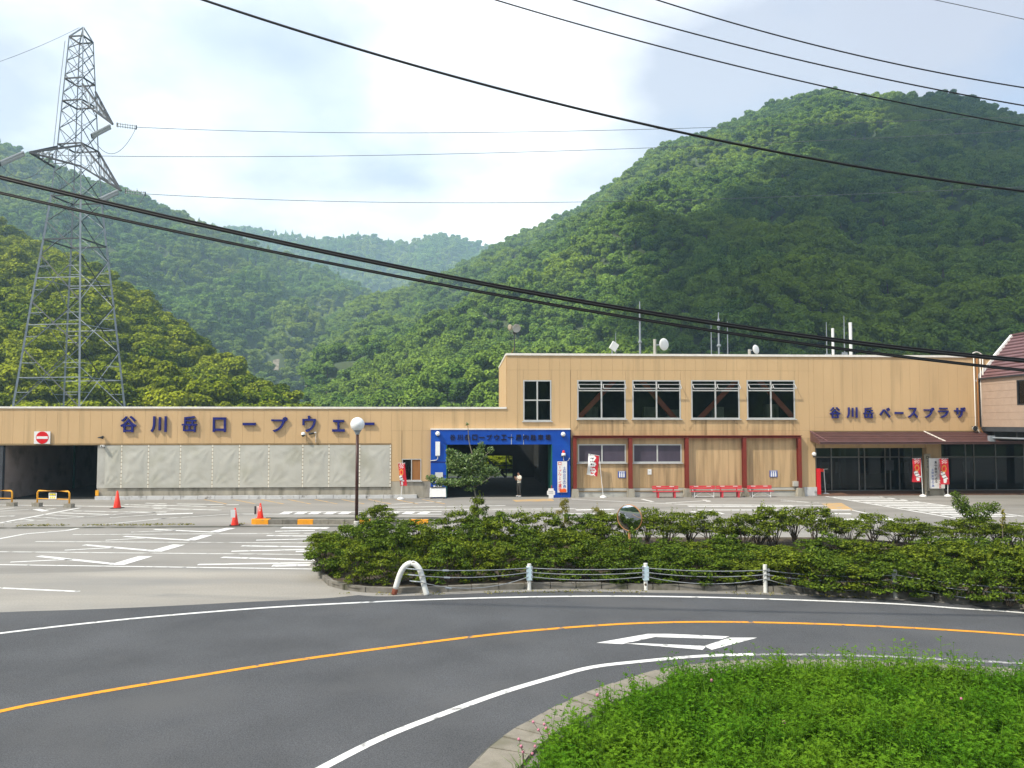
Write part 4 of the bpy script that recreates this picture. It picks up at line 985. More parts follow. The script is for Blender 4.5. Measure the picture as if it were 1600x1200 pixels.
sg = thing('sign_lettering', 'large blue letters \u8c37\u5ddd\u5cb3\u30ed\u30fc\u30d7\u30a6\u30a7\u30fc on the low tan fascia', 'sign', FO, FA)
for ch, q in [('谷', (189.4, 650, 214.7, 675.4)), ('川', (236.7, 650.4, 261.4, 675.4)), ('岳', (285.2, 650, 308.6, 675)), ('ロ', (333.4, 652, 354, 675)), ('ー', (380, 660.4, 400.4, 664.8)),
              ('プ', (424.6, 651.5, 449.8, 675)), ('ウ', (473, 649.6, 494.6, 675)), ('ェ', (519.6, 655.8, 539.2, 674.6)), ('ー', (565, 660, 585.2, 664.3))]:
    letter(ch, rect(*q), -.03, .14, M['letter'], sg, 0.018)
sg = thing('sign_lettering', 'smaller blue letters \u8c37\u5ddd\u5cb3\u30d9\u30fc\u30b9\u30d7\u30e9\u30b6 above the brown canopy', 'sign', FO, FA)
for ch, q in [('谷', (1295.6, 636, 1312.3, 653.6)), ('川', (1321.9, 636.4, 1338.6, 653.1)), ('岳', (1348, 636.4, 1363.3, 653.6)), ('ベ', (1373.3, 636.9, 1390, 652.8)), ('ー', (1397.2, 643.6, 1410.2, 646.9)),
              ('ス', (1417.5, 636.9, 1432.8, 653)), ('プ', (1442.5, 637, 1458.6, 653)), ('ラ', (1465, 637, 1480.8, 653)), ('ザ', (1490, 636.4, 1507.3, 653))]:
    letter(ch, rect(*q), -.03, .12, M['letter'], sg, 0.016)
sg = thing('sign_lettering', 'small dark letters on the blue lintel of the portal', 'sign', FO, FA)
for ch, c in zip('谷川岳ロープウェー屋内駐車場', (315, 390, 468, 545, 620, 697, 775, 848, 918, 1000, 1078, 1155, 1230, 1308)):
    px = 660 + c / 6.667; h = 4.4
    r_ = rect(px - 4.2, 679, px + 4.2, 687.8, vF) if ch != 'ー' else rect(px - 4, 682.6, px + 4, 684.2, vF)
    letter(ch, r_, vF - .002, .05, M['navy'], sg, 0.02)

# ================================================================== SIGNS AND FITTINGS ON THE WALLS
t = thing('no_entry_sign', 'square white board with a red no entry disc over the dark garage opening', 'sign', FO, FA)
r_ = rect(53.5, 674, 78.5, 693.5, -.1); MB().box(r_[0], r_[1], -.13, -.05, r_[2], r_[3]).build('board', M['white'], t)
cx, cz = (r_[0] + r_[1]) / 2 + .02, (r_[2] + r_[3]) / 2; rad = .405
MB().lathe([(0.001, 0), (rad, 0), (rad, .012)], 36, (cx, -.144, cz), 'y').build('disc', M['sign_red'], t)
MB().box(cx - .36, cx + .36, -.154, -.146, cz - .085, cz + .085).build('bar', M['white'], t)

def wall_lamp(label, px, py, v, r=.16):
    u, z = fpx(px, py, v - .15); t = froot('wall_lamp', label, 'lamp', u, v, z)
    MB().sphere((0, -.16, 0), r, 16, 9).build('globe', M['globe'], t, True)
    MB().lathe([(.001, -.2), (.06, -.2), (.07, -.13)], 12, (0, -.16, 0)).build('cap', M['steel_dark'], t, True)
    MB().tube([(0, 0, -.2), (0, -.16, -.2)], .03, 8).build('bracket', M['steel_dark'], t)
wall_lamp('white globe lamp at the left top corner of the blue portal', 684, 677.5, vF)
wall_lamp('white globe lamp at the right top corner of the blue portal', 880, 678.5, vF)
wall_lamp('white globe lamp on the tan wall left of the glass entrance', 1272, 709.5, 0, .15)

t = froot('light_box', 'upright white light box on the left jamb of the blue portal', 'lamp', *[(lambda q: q)(0)] * 0 or (U(684, 700, vF), vF, Z(700, 684, vF)))
a, b, c, d = rect(680.5, 690, 687.5, 711.5, vF); a -= U(684, 700, vF); b -= U(684, 700, vF); z_ = Z(700, 684, vF)
MB().box(a, b, -.14, -.02, c - z_, d - z_).build('diffuser', M['globe'], t); MB().box(a + .02, b - .02, -.13, 0, c - z_ - .05, c - z_ - .001).build('end_cap', M['alu'], t)
MB().tube([(0, -.07, c - z_ - .04), (0, -.07, c - z_ - .24), (-.1, -.05, c - z_ - .33), (-.5, -.03, c - z_ - .36)], .03, 8).build('conduit', M['alu'], t, True)

u, z = fpx(880.5, 711, vF - .1); t = froot('siren_lamp', 'red and white siren lamp on the right jamb of the blue portal', 'siren', u, vF, z)
MB().lathe([(.14, -.02), (.15, .1), (.11, .14), (.001, .14)], 14, (0, -.16, 0)).build('body', M['white'], t, True)
MB().lathe([(.09, .14), (.09, .26), (.05, .31), (.001, .32)], 14, (0, -.16, 0)).build('dome', M['cone_red'], t, True)
MB().box(-.16, .16, -.22, 0, -.08, -.021).build('bracket', M['galv'], t)
MB().tube([(0, -.1, -.08), (0, -.1, -.36), (.12, -.06, -.45), (.34, -.04, -.38), (.42, -.02, -.2)], .022, 6).build('cable', M['white'], t, True)

u, z = fpx(474, 679, -.2); t = froot('dome_camera', 'white dome security camera under the blue letters on the tan fascia', 'camera', u, 0, z)
MB().lathe([(.001, .17), (.1, .16), (.14, .08), (.15, -.02)], 14, (0, -.24, 0)).build('housing', M['white'], t, True)
MB().sphere((0, -.24, -.04), .115, 12, 8).build('dome', M['rubber'], t, True); MB().bar((0, 0, .1), (0, -.2, .14), .06).build('bracket', M['white'], t)
u, z = fpx(487, 677.5, -.2); t = froot('bullet_camera', 'dark bullet camera just right of the white dome camera', 'camera', u, 0, z)
MB().tube([(-.16, -.3, -.02), (.14, -.18, .03)], [.075, .06], 10).build('housing', M['steel_dark'], t, True); MB().bar((.1, -.2, .02), (.2, 0, .1), .05).build('bracket', M['white'], t)
MB().tube([(.24, -.02, .05), (.24, -.02, -.6)], .015, 5).build('cable', M['white'], t); MB().sphere((.24, -.05, .07), .05, 8, 6).build('knob', M['white'], t)
u, z = fpx(158, 684, -.2); t = froot('horn_speaker', 'small dark horn loudspeaker on the fascia right of the no entry board', 'speaker', u, 0, z)
MB().tube([(-.20, -.25, 0), (-.04, -.2, .02), (.12, -.15, .02)], [.03, .06, .12], 12).build('horn', M['steel_dark'], t, True); MB().bar((.1, 0, .06), (.04, -.2, .02), .04).build('bracket', M['steel_dark'], t)
u, z = fpx(160, 697, -.2); t = froot('wall_camera', 'small white camera at the top left end of the tarpaulins', 'camera', u, 0, z)
MB().box(-.09, .11, -.3, -.02, -.06, .07).build('housing', M['white'], t); MB().sphere((.0, -.31, 0), .045, 8, 6).build('lens', M['rubber'], t)
u, z = fpx(1522, 669.5, -.2); t = froot('floodlight', 'black and white floodlight under the pipes at the right end of the wall', 'floodlight', u, 0, z)
MB().lathe([(.001, .1), (.13, .1), (.2, -.1), (.19, -.11)], 16, (0, -.25, 0), 'y').build('hood', M['concrete_pale'], t, True)
MB().lathe([(.001, -.02), (.17, -.02)], 16, (0, -.32, 0), 'y').build('lens', M['rubber'], t); MB().bar((0, 0, .12), (0, -.22, .1), .06).build('bracket', M['steel_dark'], t)

def icon_plate(label, px, py):
    a, b, c, d = rect(px - 6, py - 5.5, px + 6, py + 5, -.03); u, z = (a + b) / 2, (c + d) / 2
    t = froot('restroom_sign', label, 'sign', u, -.02, z); w, h = (b - a) / 2, (d - c) / 2
    MB().box(-w, w, -.02, 0, -h, h).build('plate', M['blue_print'], t)
    for i in (-1, 0, 1):
        x = i * w * .55
        MB().box(x - w * .19, x + w * .19, -.026, -.0205, -h * .85, h * .2).build('figure', M['white'], t)
        MB().lathe([(.001, 0), (.05, 0)], 10, (x, -.026, h * .42), 'y').build('figure', M['white'], t)
    MB().box(-w * .8, w * .8, -.026, -.0205, h * .72, h * .9).build('strip', M['white'], t)
icon_plate('blue and white restroom plate left of the second red column', 971.5, 741.5)
icon_plate('blue and white restroom plate above the bench farthest right', 1208.5, 740.5)
a, b, c, d = rect(1012, 733, 1018, 741.5, -.03); t = froot('paper_notice', 'white paper notice on the wall above the leftmost red bench', 'notice', (a + b) / 2, -.02, (c + d) / 2)
MB().box((a - b) / 2, (b - a) / 2, -.01, 0, (c - d) / 2, (d - c) / 2).build('sheet', M['white'], t); MB().box(-.05, .05, -.014, -.0105, -.02, .02).build('print', M['grey_print'], t)

# vertical white notice boards
def notice_board(label, r_, v, cols, extra=None):
    u, z0 = (r_[0] + r_[1]) / 2, r_[2]; t = froot('notice_board', label, 'sign', u, v, z0); w, h = (r_[1] - r_[0]) / 2, r_[3] - r_[2]
    MB().box(-w, w, -.03, .0, 0, h).build('board', M['white'], t)
    for (txt, x, z, size, pitch, m) in cols: column_text(txt, x * w, z * h, size, pitch, -.031, M[m], t)
    if extra: extra(t, w, h)
    return t
rA = rect(871, 721, 886, 769.5, vF - .06); hA = rA[3] - rA[2]
def stain(t, w, h): MB().box(-w * .55, w * .85, -.04, -.0312, .02, h * .11).build('label_strip', M['orange_print'], t); MB().box(w * .05, w * .6, -.046, -.0405, h * .01, h * .13).build('label_strip', M['orange_print'], t)
notice_board('white closure board with red and black writing on the portal right jamb', rA, vF - .05,
             [('ロープウェイ', -.5, .93, .21, hA * .12, 'sign_red'), ('運休', -.5, .215, .24, hA * .11, 'sign_red'), ('土砂災害の為', .45, .78, .22, hA * .115, 'blue_print')], stain)
rB = rect(1453.5, 716, 1477.5, 763.5, -.6); hB = rB[3] - rB[2]
notice_board('wide white closure board in front of the entrance column with red writing', rB, -.45,
             [('谷川岳ロープウェイ運休', .38, .94, .17, hB * .09, 'sign_red'), ('集中豪雨による', -.12, .86, .18, hB * .105, 'black_print'), ('土砂災害の為', -.55, .62, .17, hB * .105, 'blue_print')])
r_ = rect(1444.5, 709, 1454, 766.5, -.35); u = (r_[0] + r_[1]) / 2; t = froot('wooden_sign', 'tall narrow weathered wooden sign left of the wide white board', 'sign', u, -.32, r_[2])
w, h = (r_[1] - r_[0]) / 2, r_[3] - r_[2]; MB().box(-w, w, -.06, 0, 0, h).build('board', M['wood_grey'], t); MB().box(-w * .8, -w * .6, -.02, .05, -r_[2] + .11, -.002).build('leg', M['wood_grey'], t); MB().box(w * .6, w * .8, -.02, .05, -r_[2] + .11, -.002).build('leg', M['wood_grey'], t)
MB().lathe([(.07, 0), (.11, 0)], 14, (0, -.064, h * .9), 'y').build('emblem', M['black_print'], t)
column_text('谷川岳', .02, h * .8, .17, .2, -.061, M['black_print'], t)
mb = MB()
for i in range(16): mb.box(-w * .35, -w * .12, -.064, -.0605, h * .5 - i * .09, h * .5 - i * .09 + .06)
q = mb.build('small_print', M['black_print'], t); q['kind'] = 'stuff'

# red cloth banners on poles
def cloth(w, h, sd, sway=.06, n=10, k=16, skew=0.0):
    V, F = [], []
    for j in range(k + 1):
        for i in range(n + 1):
            s, q = i / n, j / k
            V.append((-w * (1 - s) + skew * q * 0, sway * (1 - s) * math.sin(q * 6 + sd + s * 2) - .01, -h * q))
    for j in range(k):
        for i in range(n): a = j * (n + 1) + i; F.append((a, a + n + 1, a + n + 2, a + 1))
    return V, F
def paint_faces(me, V, F, fn, mats):
    for m in mats: me.materials.append(M[m])
    for p in me.polygons:
        c = sum((Vector(V[i]) for i in F[p.index]), Vector()) / 4; p.material_index = fn(c)
def nobori(label, base, top, w, h, sd, style, group=None):
    (bu, bz), (tu, tz) = base, top; H = tz - bz; lean = tu - bu
    t = froot('nobori_banner', label, 'banner', bu, -1.0 if style != 2 else -.5, 0, group)
    MB().tube([(0, 0, .05), (lean, 0, H + .06)], .022, 8).build('pole', M['white'], t)
    MB().lathe([(.001, .16), (.06, .16), (.2, .1), (.24, .03), (.24, 0), (.001, 0)], 14).build('base', M['white'], t, True)
    ang = math.atan2(lean, H)
    MB().tube([(lean - w - .02, 0, H + .04 + (w * .18 if style == 2 else 0)), (lean + .02, 0, H + .04)], .014, 6).build('arm', M['white'], t)
    V, F = cloth(w, h, sd, .05 if style != 2 else .10, 14, 40)
    V = [(lean + x * math.cos(ang) - z * math.sin(ang) * -1 * -1, y - .02, H + .02 + z * math.cos(ang) + (-x * .18 if style == 2 else 0)) for x, y, z in V]
    me = bpy.data.meshes.new('cloth'); me.from_pydata(V, [], F)
    x0, z0 = lean - w / 2, H
    def st1(c):     # red cloth, orange disc, white swash, generic print
        s, q = (c.x - (lean - w)) / w, (H - c.z) / h
        if q < .2 and .2 < s < .85 and (int(s * 9) + int(q * 40)) % 3 == 0: return 1
        if (s - .5) ** 2 + ((q - .38) * 2.0) ** 2 < .085: return 2 if (s - .5) ** 2 + ((q - .38) * 2.0) ** 2 > .03 else 3
        if abs(s - .55 - .2 * math.sin(q * 9)) < .26 and .5 < q < .78: return 1 if int(q * 30 + s * 4) % 4 else 4
        if .8 < q < .93 and abs(s - .6) < .15: return 1
        return 0
    def st2(c):
        s, q = (c.x - (lean - w)) / w, (H - c.z) / h
        if s > .62 + .08 * math.sin(q * 20): return 0
        if abs(s - .35) < .2 and int(q * 14) % 2 and (int(s * 24) % 3): return 4 if q < .5 else 0
        return 1
    paint_faces(me, V, F, st2 if style == 2 else st1, ['banner_red', 'white', 'gold', 'sign_red', 'black_print']); me.polygons.foreach_set('use_smooth', [True] * len(F))
    link('cloth', me, t)
def ub(px, py, v): return fpx(px, py, v)
nobori('narrow red banner beside the small sliding window left of the portal', (U(626, 775, -1), 0), (U(632.5, 724, -1), Z(724.5, 630, -1)), .45, 1.5, .4, 1)
nobori('tattered white and red banner leaning in front of the left tinted window', (U(942.5, 774, -.5), 0), (U(936, 712, -.5), Z(713, 930, -.5)), .72, 1.4, 1.2, 2)
nobori('red banner standing left of the wooden sign at the glass entrance', (U(1442, 774, -1), 0), (U(1438.5, 717, -1), Z(717, 1438, -1)), .60, 1.62, 2.2, 1)
nobori('red banner standing in front of the wide white closure board', (U(1481, 774, -1), 0), (U(1481, 717, -1), Z(717, 1480, -1)), .62, 1.78, 3.0, 1)

# folding white board, cut-out sign, rope stand, wooden post
p = G(684, 779); t = thing('folding_board', 'white folding board with a dark tray on top beside the portal', 'sign', p, FA)
MB().prism([(-.56, .1), (.56, .1), (.53, .72), (-.53, .72)], -.03, .0).build('panel', M['white'], t).rotation_euler = (R(-10), 0, 0)
MB().prism([(-.56, .1), (.56, .1), (.53, .72), (-.53, .72)], .22, .25).build('panel', M['white'], t).rotation_euler = (R(10), 0, 0)
for x in (-.5, .36): MB().box(x, x + .14, -.05, .3, 0, .099).build('foot', M['steel_dark'], t)
MB().box(-.5, .5, .05, .22, .73, .78).build('tray', M['steel_dark'], t)
for i in range(4): MB().box(-.3 + .15 * i, -.19 + .15 * i, .07, .17, .781, .86 + .02 * (i % 2)).build('leaflet', M['white'], t)
MB().box(-.13, .12, .052, .056, .42, .58).build('print', M['grey_print'], t).rotation_euler = (R(-10), 0, 0)
u_, _ = fpx(861, 770, -.75); p = fw(u_, -.75, 0); t = thing('cutout_sign', 'small white figure shaped board at the right foot of the portal', 'sign', p, FA)
MB().prism([(-.16, .0), (.16, .0), (.16, .2), (.27, .24), (.27, .48), (.18, .54), (.18, .66), (-.18, .66), (-.18, .54), (-.27, .48), (-.27, .24), (-.16, .2)], -.03, .03).build('board', M['white'], t)
for z in (.33, .43): MB().box(-.17, .14, -.036, -.0305, z, z + .04).build('print', M['grey_print'], t)
MB().tube([(.05, .04, .66), (.05, .04, .86)], .02, 6).build('handle', M['sign_red'], t)
p = G(1290, 773.5); t = thing('rope_stand', 'white post on a round base tied with a red ribbon by the entrance', 'stand', p, FA)
MB().lathe([(.001, .16), (.1, .16), (.26, .11), (.29, .0), (.001, 0)], 18).build('base', M['white'], t, True)
MB().tube([(0, 0, .1), (-.10, 0, 1.85)], .03, 8).build('post', M['white'], t); MB().tube([(-.55, .05, 1.80), (.2, 0, 1.84)], .015, 6).build('arm', M['white'], t)
V, F = cloth(.42, .22, 1, .05, 8, 6); me = bpy.data.meshes.new('ribbon'); me.from_pydata([(x - .12, y - .03, z + 1.86) for x, y, z in V], [], F); me.materials.append(M['cone_red']); link('ribbon', me, t)
p = G(1000, 774.5); t = thing('wooden_post', 'thin weathered signpost standing left of the leftmost red bench', 'post', p, FA)
MB().box(-.05, .05, -.05, .05, 0, 1.95).build('post', M['white_dirty'], t); 
for k in range(7): MB().box(-.03, .03, -.056, -.0505, 1.7 - k * .16, 1.8 - k * .16).build('print', M['black_print'], t)

# ================================================================== BENCHES
def bench(label, px0, px1, kind):
    L_ = (px1 - px0) / FPX * 54.6; pc = (px0 + px1) / 2; u = U(pc, 770, -.9)
    t = froot('bench', label, 'bench', u, -.85, 0, 'red benches along the tan wall'); h = L_ / 2
    for k in range(2): MB().box(-h, h, .30, .34, .56 + .125 * k, .66 + .125 * k).build('back_slat', M['bench_red'], t)
    for k in range(3): MB().box(-h, h, -.14 + .145 * k, -.01 + .145 * k, .40, .435).build('seat_slat', M['bench_red'], t)
    for s in (-1, 1): MB().box(s * h * .5 - .16, s * h * .5 + .16, .294, .2995, .72, .76).build('print', M['white'], t)
    if kind == 'white':
        for s in (-1, 1):
            x = s * (h - .22)
            MB().tube([(x, -.1, 0), (x, -.1, .39)], .022, 6).build('leg', M['white'], t); MB().tube([(x, .3, 0), (x, .3, .39), (x, .37, .78)], .022, 6).build('leg', M['white'], t)
            MB().tube([(x, -.1, .08), (x - s * .55, .05, .37)], .016, 6).build('brace', M['white'], t)
        MB().tube([(-h + .22, -.1, .08), (h - .22, -.1, .08)], .014, 6).build('stretcher', M['white'], t)
    else:
        for s in (-1, 1):
            x = s * (h - .34)
            MB().box(x - .05, x + .05, -.12, .33, 0, .39).build('leg', M['bench_red'], t); MB().box(x - .04, x + .04, .345, .38, .2, .76).build('leg', M['bench_red'], t)
bench('red bench on solid red legs below the paper notice, farthest left of the four', 1021, 1062, 'red')
bench('red bench on thin white legs just right of the third red column', 1080, 1120, 'white')
bench('red bench on solid red legs just left of the fourth red column', 1121, 1162, 'red')
bench('red bench on thin white legs below the right restroom plate', 1170, 1209, 'white')

# ================================================================== ROOF AERIALS
zrf = zR - .25
def roofpt(px, py, v): u, z = fpx(px, py, v); return u, z
def mast(label, px, py, v, r, m='galv', cat='antenna', bits=(), name='antenna_mast', group=None):
    u, z = roofpt(px, py, v); t = froot(name, label, cat, u, v, zrf, group); H = z - zrf
    MB().tube([(0, 0, 0), (0, 0, H * .55), (0, 0, H)], [r, r * .9, r * .45 if r < .09 else r], 8).build('pole', M[m], t)
    for f, rr_ in bits: MB().lathe([(rr_ * .6, H * f - .1), (rr_, H * f - .05), (rr_, H * f + .05), (rr_ * .6, H * f + .1)], 10).build('collar', M[m], t)
    MB().box(-.15, .15, -.15, .15, -.0, .06).build('base_plate', M['galv_dark'], t)
    return t
mast('tall single antenna mast between the round dish and the small panel', 999.5, 471, 4, .085, bits=[(.35, .14), (.7, .12)])
mast('thin whip aerial beside the small white panel', 962, 520, 4, .035)
mast('thin whip aerial left of the thick banded mast', 1111, 505, 4, .04)
mast('thick banded mast at the middle of the roof, between two thin whips', 1122.5, 488, 4, .075, bits=[(.36, .16), (.72, .12), (.85, .1)])
mast('thin whip aerial right of the thick banded mast', 1136.5, 502, 4, .045)
t = mast('thin aerial at the left of the right hand antenna group', 1291, 503, 4, .045)
MB().box(-.12, .3, -.05, .05, .25, .34).build('bracket', M['galv'], t); MB().box(-.12, .3, -.05, .05, .75, .82).build('bracket', M['galv'], t)
t = mast('thick white stick aerial, the shorter of the pair on the right', 1301, 513, 4, .11, 'white')
t = mast('thin aerial left of the tallest thick white stick', 1318.5, 493, 4, .05)
MB().box(-.2, .5, -.05, .05, 1.1, 1.2).build('bracket', M['galv'], t); MB().box(-.2, .2, -.07, .07, .45, .95).build('bracket', M['galv'], t)
t = mast('thick white stick aerial, the taller of the pair on the right', 1328.5, 504, 4, .13, 'white')
def dish(label, px, py, r, polepx, poletop, yaw, tilt, name='dish_antenna'):
    u, z = roofpt(polepx, poletop, 4); t = froot(name, label, 'dish antenna', u, 4, zrf); H = z - zrf
    MB().tube([(0, 0, 0), (0, 0, max(H, .3))], .11 if r > .35 else .07, 10).build('pole', M['concrete_pale'], t)
    ud, zd = roofpt(px, py, 4); c = Vector((ud - u, -.3, zd - zrf))
    d_ = MB().lathe([(.001, .10), (r * .5, .13), (r * .9, .16), (r, .2), (r * .97, .22), (r * .5, .235), (.001, .24)], 28, (0, 0, 0), 'y').build('reflector', M['white'], t, True)
    d_.location = c; d_.rotation_euler = (R(tilt), 0, R(yaw + 180)); d_.scale = (1, 1, 1)
    MB().bar((0, 0, c.z), (c.x * .7, -.15, c.z), .08).build('arm', M['galv'], t)
dish('largest white round dish on the roof beside its stout pole', 1033, 539, .46, 1023, 530, 28, 0)
dish('small white round dish low on the roof right of centre', 1175.5, 547.5, .36, 1171, 546, 32, 8)
u, z = roofpt(958.5, 541.5, 4); t = froot('panel_antenna', 'small tilted white square panel aerial on the roof', 'antenna', u, 4, zrf); H = z - zrf
MB().box(-.2, .2, -.2, .2, 0, .62).build('cabinet', M['white'], t); MB().tube([(-.1, 0, .62), (-.1, 0, H)], .05, 8).build('pole', M['galv'], t)
q = MB().box(-.28, .28, -.12, 0, -.3, .3).build('panel', M['white'], t); q.location = (0, -.1, H); q.rotation_euler = (0, R(32), R(15))
# roof floodlight on a pole at the left corner
u, z = roofpt(804, 514, 2.0); t = froot('roof_floodlight', 'round floodlight pair on a thin pole at the left roof corner', 'floodlight', u, 2.0, zrf); H = z - zrf
MB().tube([(0, 0, 0), (0, 0, H - .1)], .04, 8).build('pole', M['galv_dark'], t); MB().bar((0, 0, H * .45), (-.45, 0, .1), .03).build('stay', M['board'], t)
q = MB().lathe([(.001, .25), (.12, .24), (.30, -.05), (.31, -.12), (.28, -.1), (.001, -.02)], 18, (0, 0, 0), 'y').build('lamp_head', M['concrete_pale'], t, True); q.location = (.1, -.1, H + .05); q.rotation_euler = (R(15), 0, R(20))
q = MB().lathe([(.001, .22), (.1, .2), (.22, -.05), (.22, -.1), (.001, -.02)], 16, (0, 0, 0), 'y').build('lamp_head', M['wood_grey'], t, True); q.location = (-.28, .1, H + .12); q.rotation_euler = (0, 0, R(-60))
MB().box(-.12, .12, -.1, .1, H - .35, H - .2).build('bracket', M['steel_dark'], t)

# ================================================================== LOT FURNITURE
def cone(label, px, py, ptop, plate=None):
    p = G(px, py); H = (py - ptop) / FPX * p.y; t = thing('traffic_cone', label, 'traffic cone', p, rnd.uniform(-.3, .3)); k = H / .8
    MB().lathe([(.165 * k, .03), (.03 * k, H), (.001, H)], 20).build('cone', M['cone_red'], t, True)
    MB().box(-.23 * k, .23 * k, -.23 * k, .23 * k, 0, .03).build('base', M['rubber'], t)
    if plate == 'paper': MB().box(-.2, .02, -.20, -.19, H * .48, H * .92).build('paper', M['white'], t)
    if plate == 'tags':
        MB().box(-.34, -.12, .05, .06, H * .3, H * .8).build('paper', M['white'], t); MB().box(-.42, -.36, .0, .06, H * .35, H * .8).build('strap', M['steel_dark'], t)
        for i in range(4): MB().box(-.03, .03, -.15 + .025 * i, -.145 + .025 * i, H * (.5 + .1 * i), H * (.57 + .1 * i)).build('print', M['white'], t)
cone('red traffic cone standing alone near the dark garage opening', 183, 794, 767)
cone('red traffic cone with a white paper, standing left of the kerb end', 367, 821, 794, 'paper')
zI = .24
p0 = G(393, 819.5); yk = p0.y
isl = thing('kerb_island', 'low traffic island edged with orange and grey kerb blocks', 'kerb', (p0.x, yk, 0))
specs = [(393, 422, 'orange'), (422, 444, 'kerb_grey'), (444, 467, 'kerb_grey'), (467, 491.5, 'orange'), (491.5, 515, 'block'), (515, 540, 'block'), (540, 563, 'block'), (563, 580, 'orange'), (580, 610, 'block'), (610, 640, 'block'), (640, 670, 'orange'), (670, 700, 'block')]
for i, (a, b, m) in enumerate(specs):
    xa, xb = (a - 800) / FPX * yk - p0.x, (b - 800) / FPX * yk - p0.x
    mb = MB()
    if i == 0: 
        pts = [(xa + .30, -.0), (xb - .01, 0), (xb - .01, .45), (xa + .1, .45), (xa, .28), (xa + .08, .08)]
        n0 = len(mb.v); mb.v += [(x, y, 0) for x, y in pts] + [(x, y, zI) for x, y in pts]; n = len(pts)
        mb.f.append(tuple(range(n, 2 * n))); mb.m.append(0)
        for k in range(n): mb.f.append((k, (k + 1) % n, n + (k + 1) % n, n + k)); mb.m.append(0)
    else: mb.prism([(xa + .008, 0), (xb - .008, 0), (xb - .008, zI), (xa + .008, zI)], rnd.uniform(-.012, .012), .22)
    o = mb.build('kerb_block', M[m], isl)
xe = (700 - 800) / FPX * yk - p0.x
MB().box(.35, xe, .23, 1.3, 0, zI - .03).build('island_top', M['gutter'], isl)
pc = G(410, 808.5, zI); t0 = len(bpy.data.objects)
def cone_on():
    t = thing('traffic_cone', 'red traffic cone with white tags, standing on the kerb island', 'traffic cone', (pc.x, yk + .6, zI - .03), .1); H = .80
    MB().lathe([(.165, .03), (.03, H), (.001, H)], 20).build('cone', M['cone_red'], t, True); MB().box(-.24, .24, -.2, .2, 0, .03).build('base', M['cone_red'], t)
    MB().box(-.20, -.1, .05, .06, H * .25, H * .8).build('paper', M['white'], t); MB().box(-.30, -.22, .0, .06, H * .3, H * .8).build('strap', M['steel_dark'], t)
    for i in range(4): MB().box(-.022, .022, -.115 + .022 * i, -.11 + .022 * i, H * (.5 + .1 * i), H * (.57 + .1 * i)).build('print', M['white'], t)
cone_on()
def barrier(label, xl, xr, yb_l, yb_r, ptop, plate):
    a, b = G(xl, yb_l), G(xr, yb_r); H = (yb_r - ptop) / FPX * b.y; d = b - a; L_ = d.length
    t = thing('tube_barrier', label, 'barrier', a, math.atan2(d.y, d.x), 'yellow barriers before the garage'); r_ = .16
    pts = [(0, 0, .14), (0, 0, H - r_)] + [(r_ - r_ * math.cos(q), 0, H - r_ + r_ * math.sin(q)) for q in (.4, .8, 1.2, 1.57)] + [(L_ - r_ + r_ * math.sin(q), 0, H - r_ + r_ * math.cos(q)) for q in (0, .4, .8, 1.2, 1.57)] + [(L_, 0, .14)]
    MB().tube(pts, .05, 10).build('frame', M['yellow'], t, True); MB().tube([(0, 0, H * .5), (L_, 0, H * .5)], .03, 8).build('rail', M['yellow'], t)
    for x in (0, L_): MB().box(x - .27, x + .27, -.15, .15, 0, .24).build('concrete_foot', M['block'], t)
    if plate:
        MB().box(L_ * .38, L_ * .62, -.06, -.045, H * .5, H * .88).build('plate', M['white'], t); MB().box(L_ * .40, L_ * .60, -.066, -.0605, H * .72, H * .86).build('plate_strip', M['black_print'], t)
        for i in range(4): MB().box(L_ * (.41 + .048 * i), L_ * (.445 + .048 * i), -.07, -.0665, H * .74, H * .84).build('plate_mark', M['yellow_print'], t)
        for i in range(3): MB().box(L_ * (.42 + .06 * i), L_ * (.46 + .06 * i), -.066, -.0605, H * .54, H * .66).build('plate_mark', M['yellow_print'], t)
barrier('yellow tube barrier with a small plate in front of the garage opening', 58, 108, 791.5, 793, 768, True)
barrier('plain yellow tube barrier cut off by the left edge of the picture', -36, 18.5, 790, 791, 767, False)

# street lamp
pl_ = G(557, 824); H = CZ + (ray(560, 663).z / ray(560, 663).y) * pl_.y
t = thing('street_lamp', 'brown lamp post with a white globe behind the left end of the hedge', 'street lamp', pl_)
MB().tube([(0, 0, 0), (0, 0, H - .42)], [.085, .075], 12).build('post', M['pole_brown'], t, True)
MB().lathe([(.14, 0), (.14, .28), (.09, .32)], 14).build('base', M['concrete_pale'], t)
MB().lathe([(.09, H - .5), (.11, H - .44), (.15, H - .36), (.2, H - .29)], 16).build('collar', M['galv'], t, True)
MB().sphere((0, 0, H), .345, 24, 14).build('globe', M['globe'], t, True)

# convex mirror
pm = AT(984, 809, 26.9); t = thing('traffic_mirror', 'round convex road mirror with an orange rim rising from the hedge', 'mirror', (pm.x, pm.y, 0))
MB().tube([(0, .12, 0), (0, .12, pm.z + .3)], .045, 10).build('post', M['mirror_rim'], t)
hd = bpy.data.objects.new('mirror_head', MB().lathe([(.435, .06), (.452, .02), (.452, -.04), (.44, -.05), (.43, -.03)], 36, (0, 0, 0), 'y').mesh('mirror_head', M['mirror_rim'], True)); col.objects.link(hd); hd.parent = t; hd.location = (0, 0, pm.z); hd.rotation_euler = (R(4), 0, R(-32))
prof = [(max(.001, .431 * math.sin(a * .0349 * 1) / math.sin(10 * .0349)), -.03 - .05 * (math.cos(a * .0349) - math.cos(10 * .0349)) / (1 - math.cos(10 * .0349))) for a in range(0, 11)]
MB().lathe(prof, 36, (0, 0, 0), 'y').build('glass', M['mirror'], hd, True)
MB().lathe([(.001, .10), (.25, .09), (.435, .055)], 24, (0, 0, 0), 'y').build('back_shell', M['mirror_rim'], hd, True)

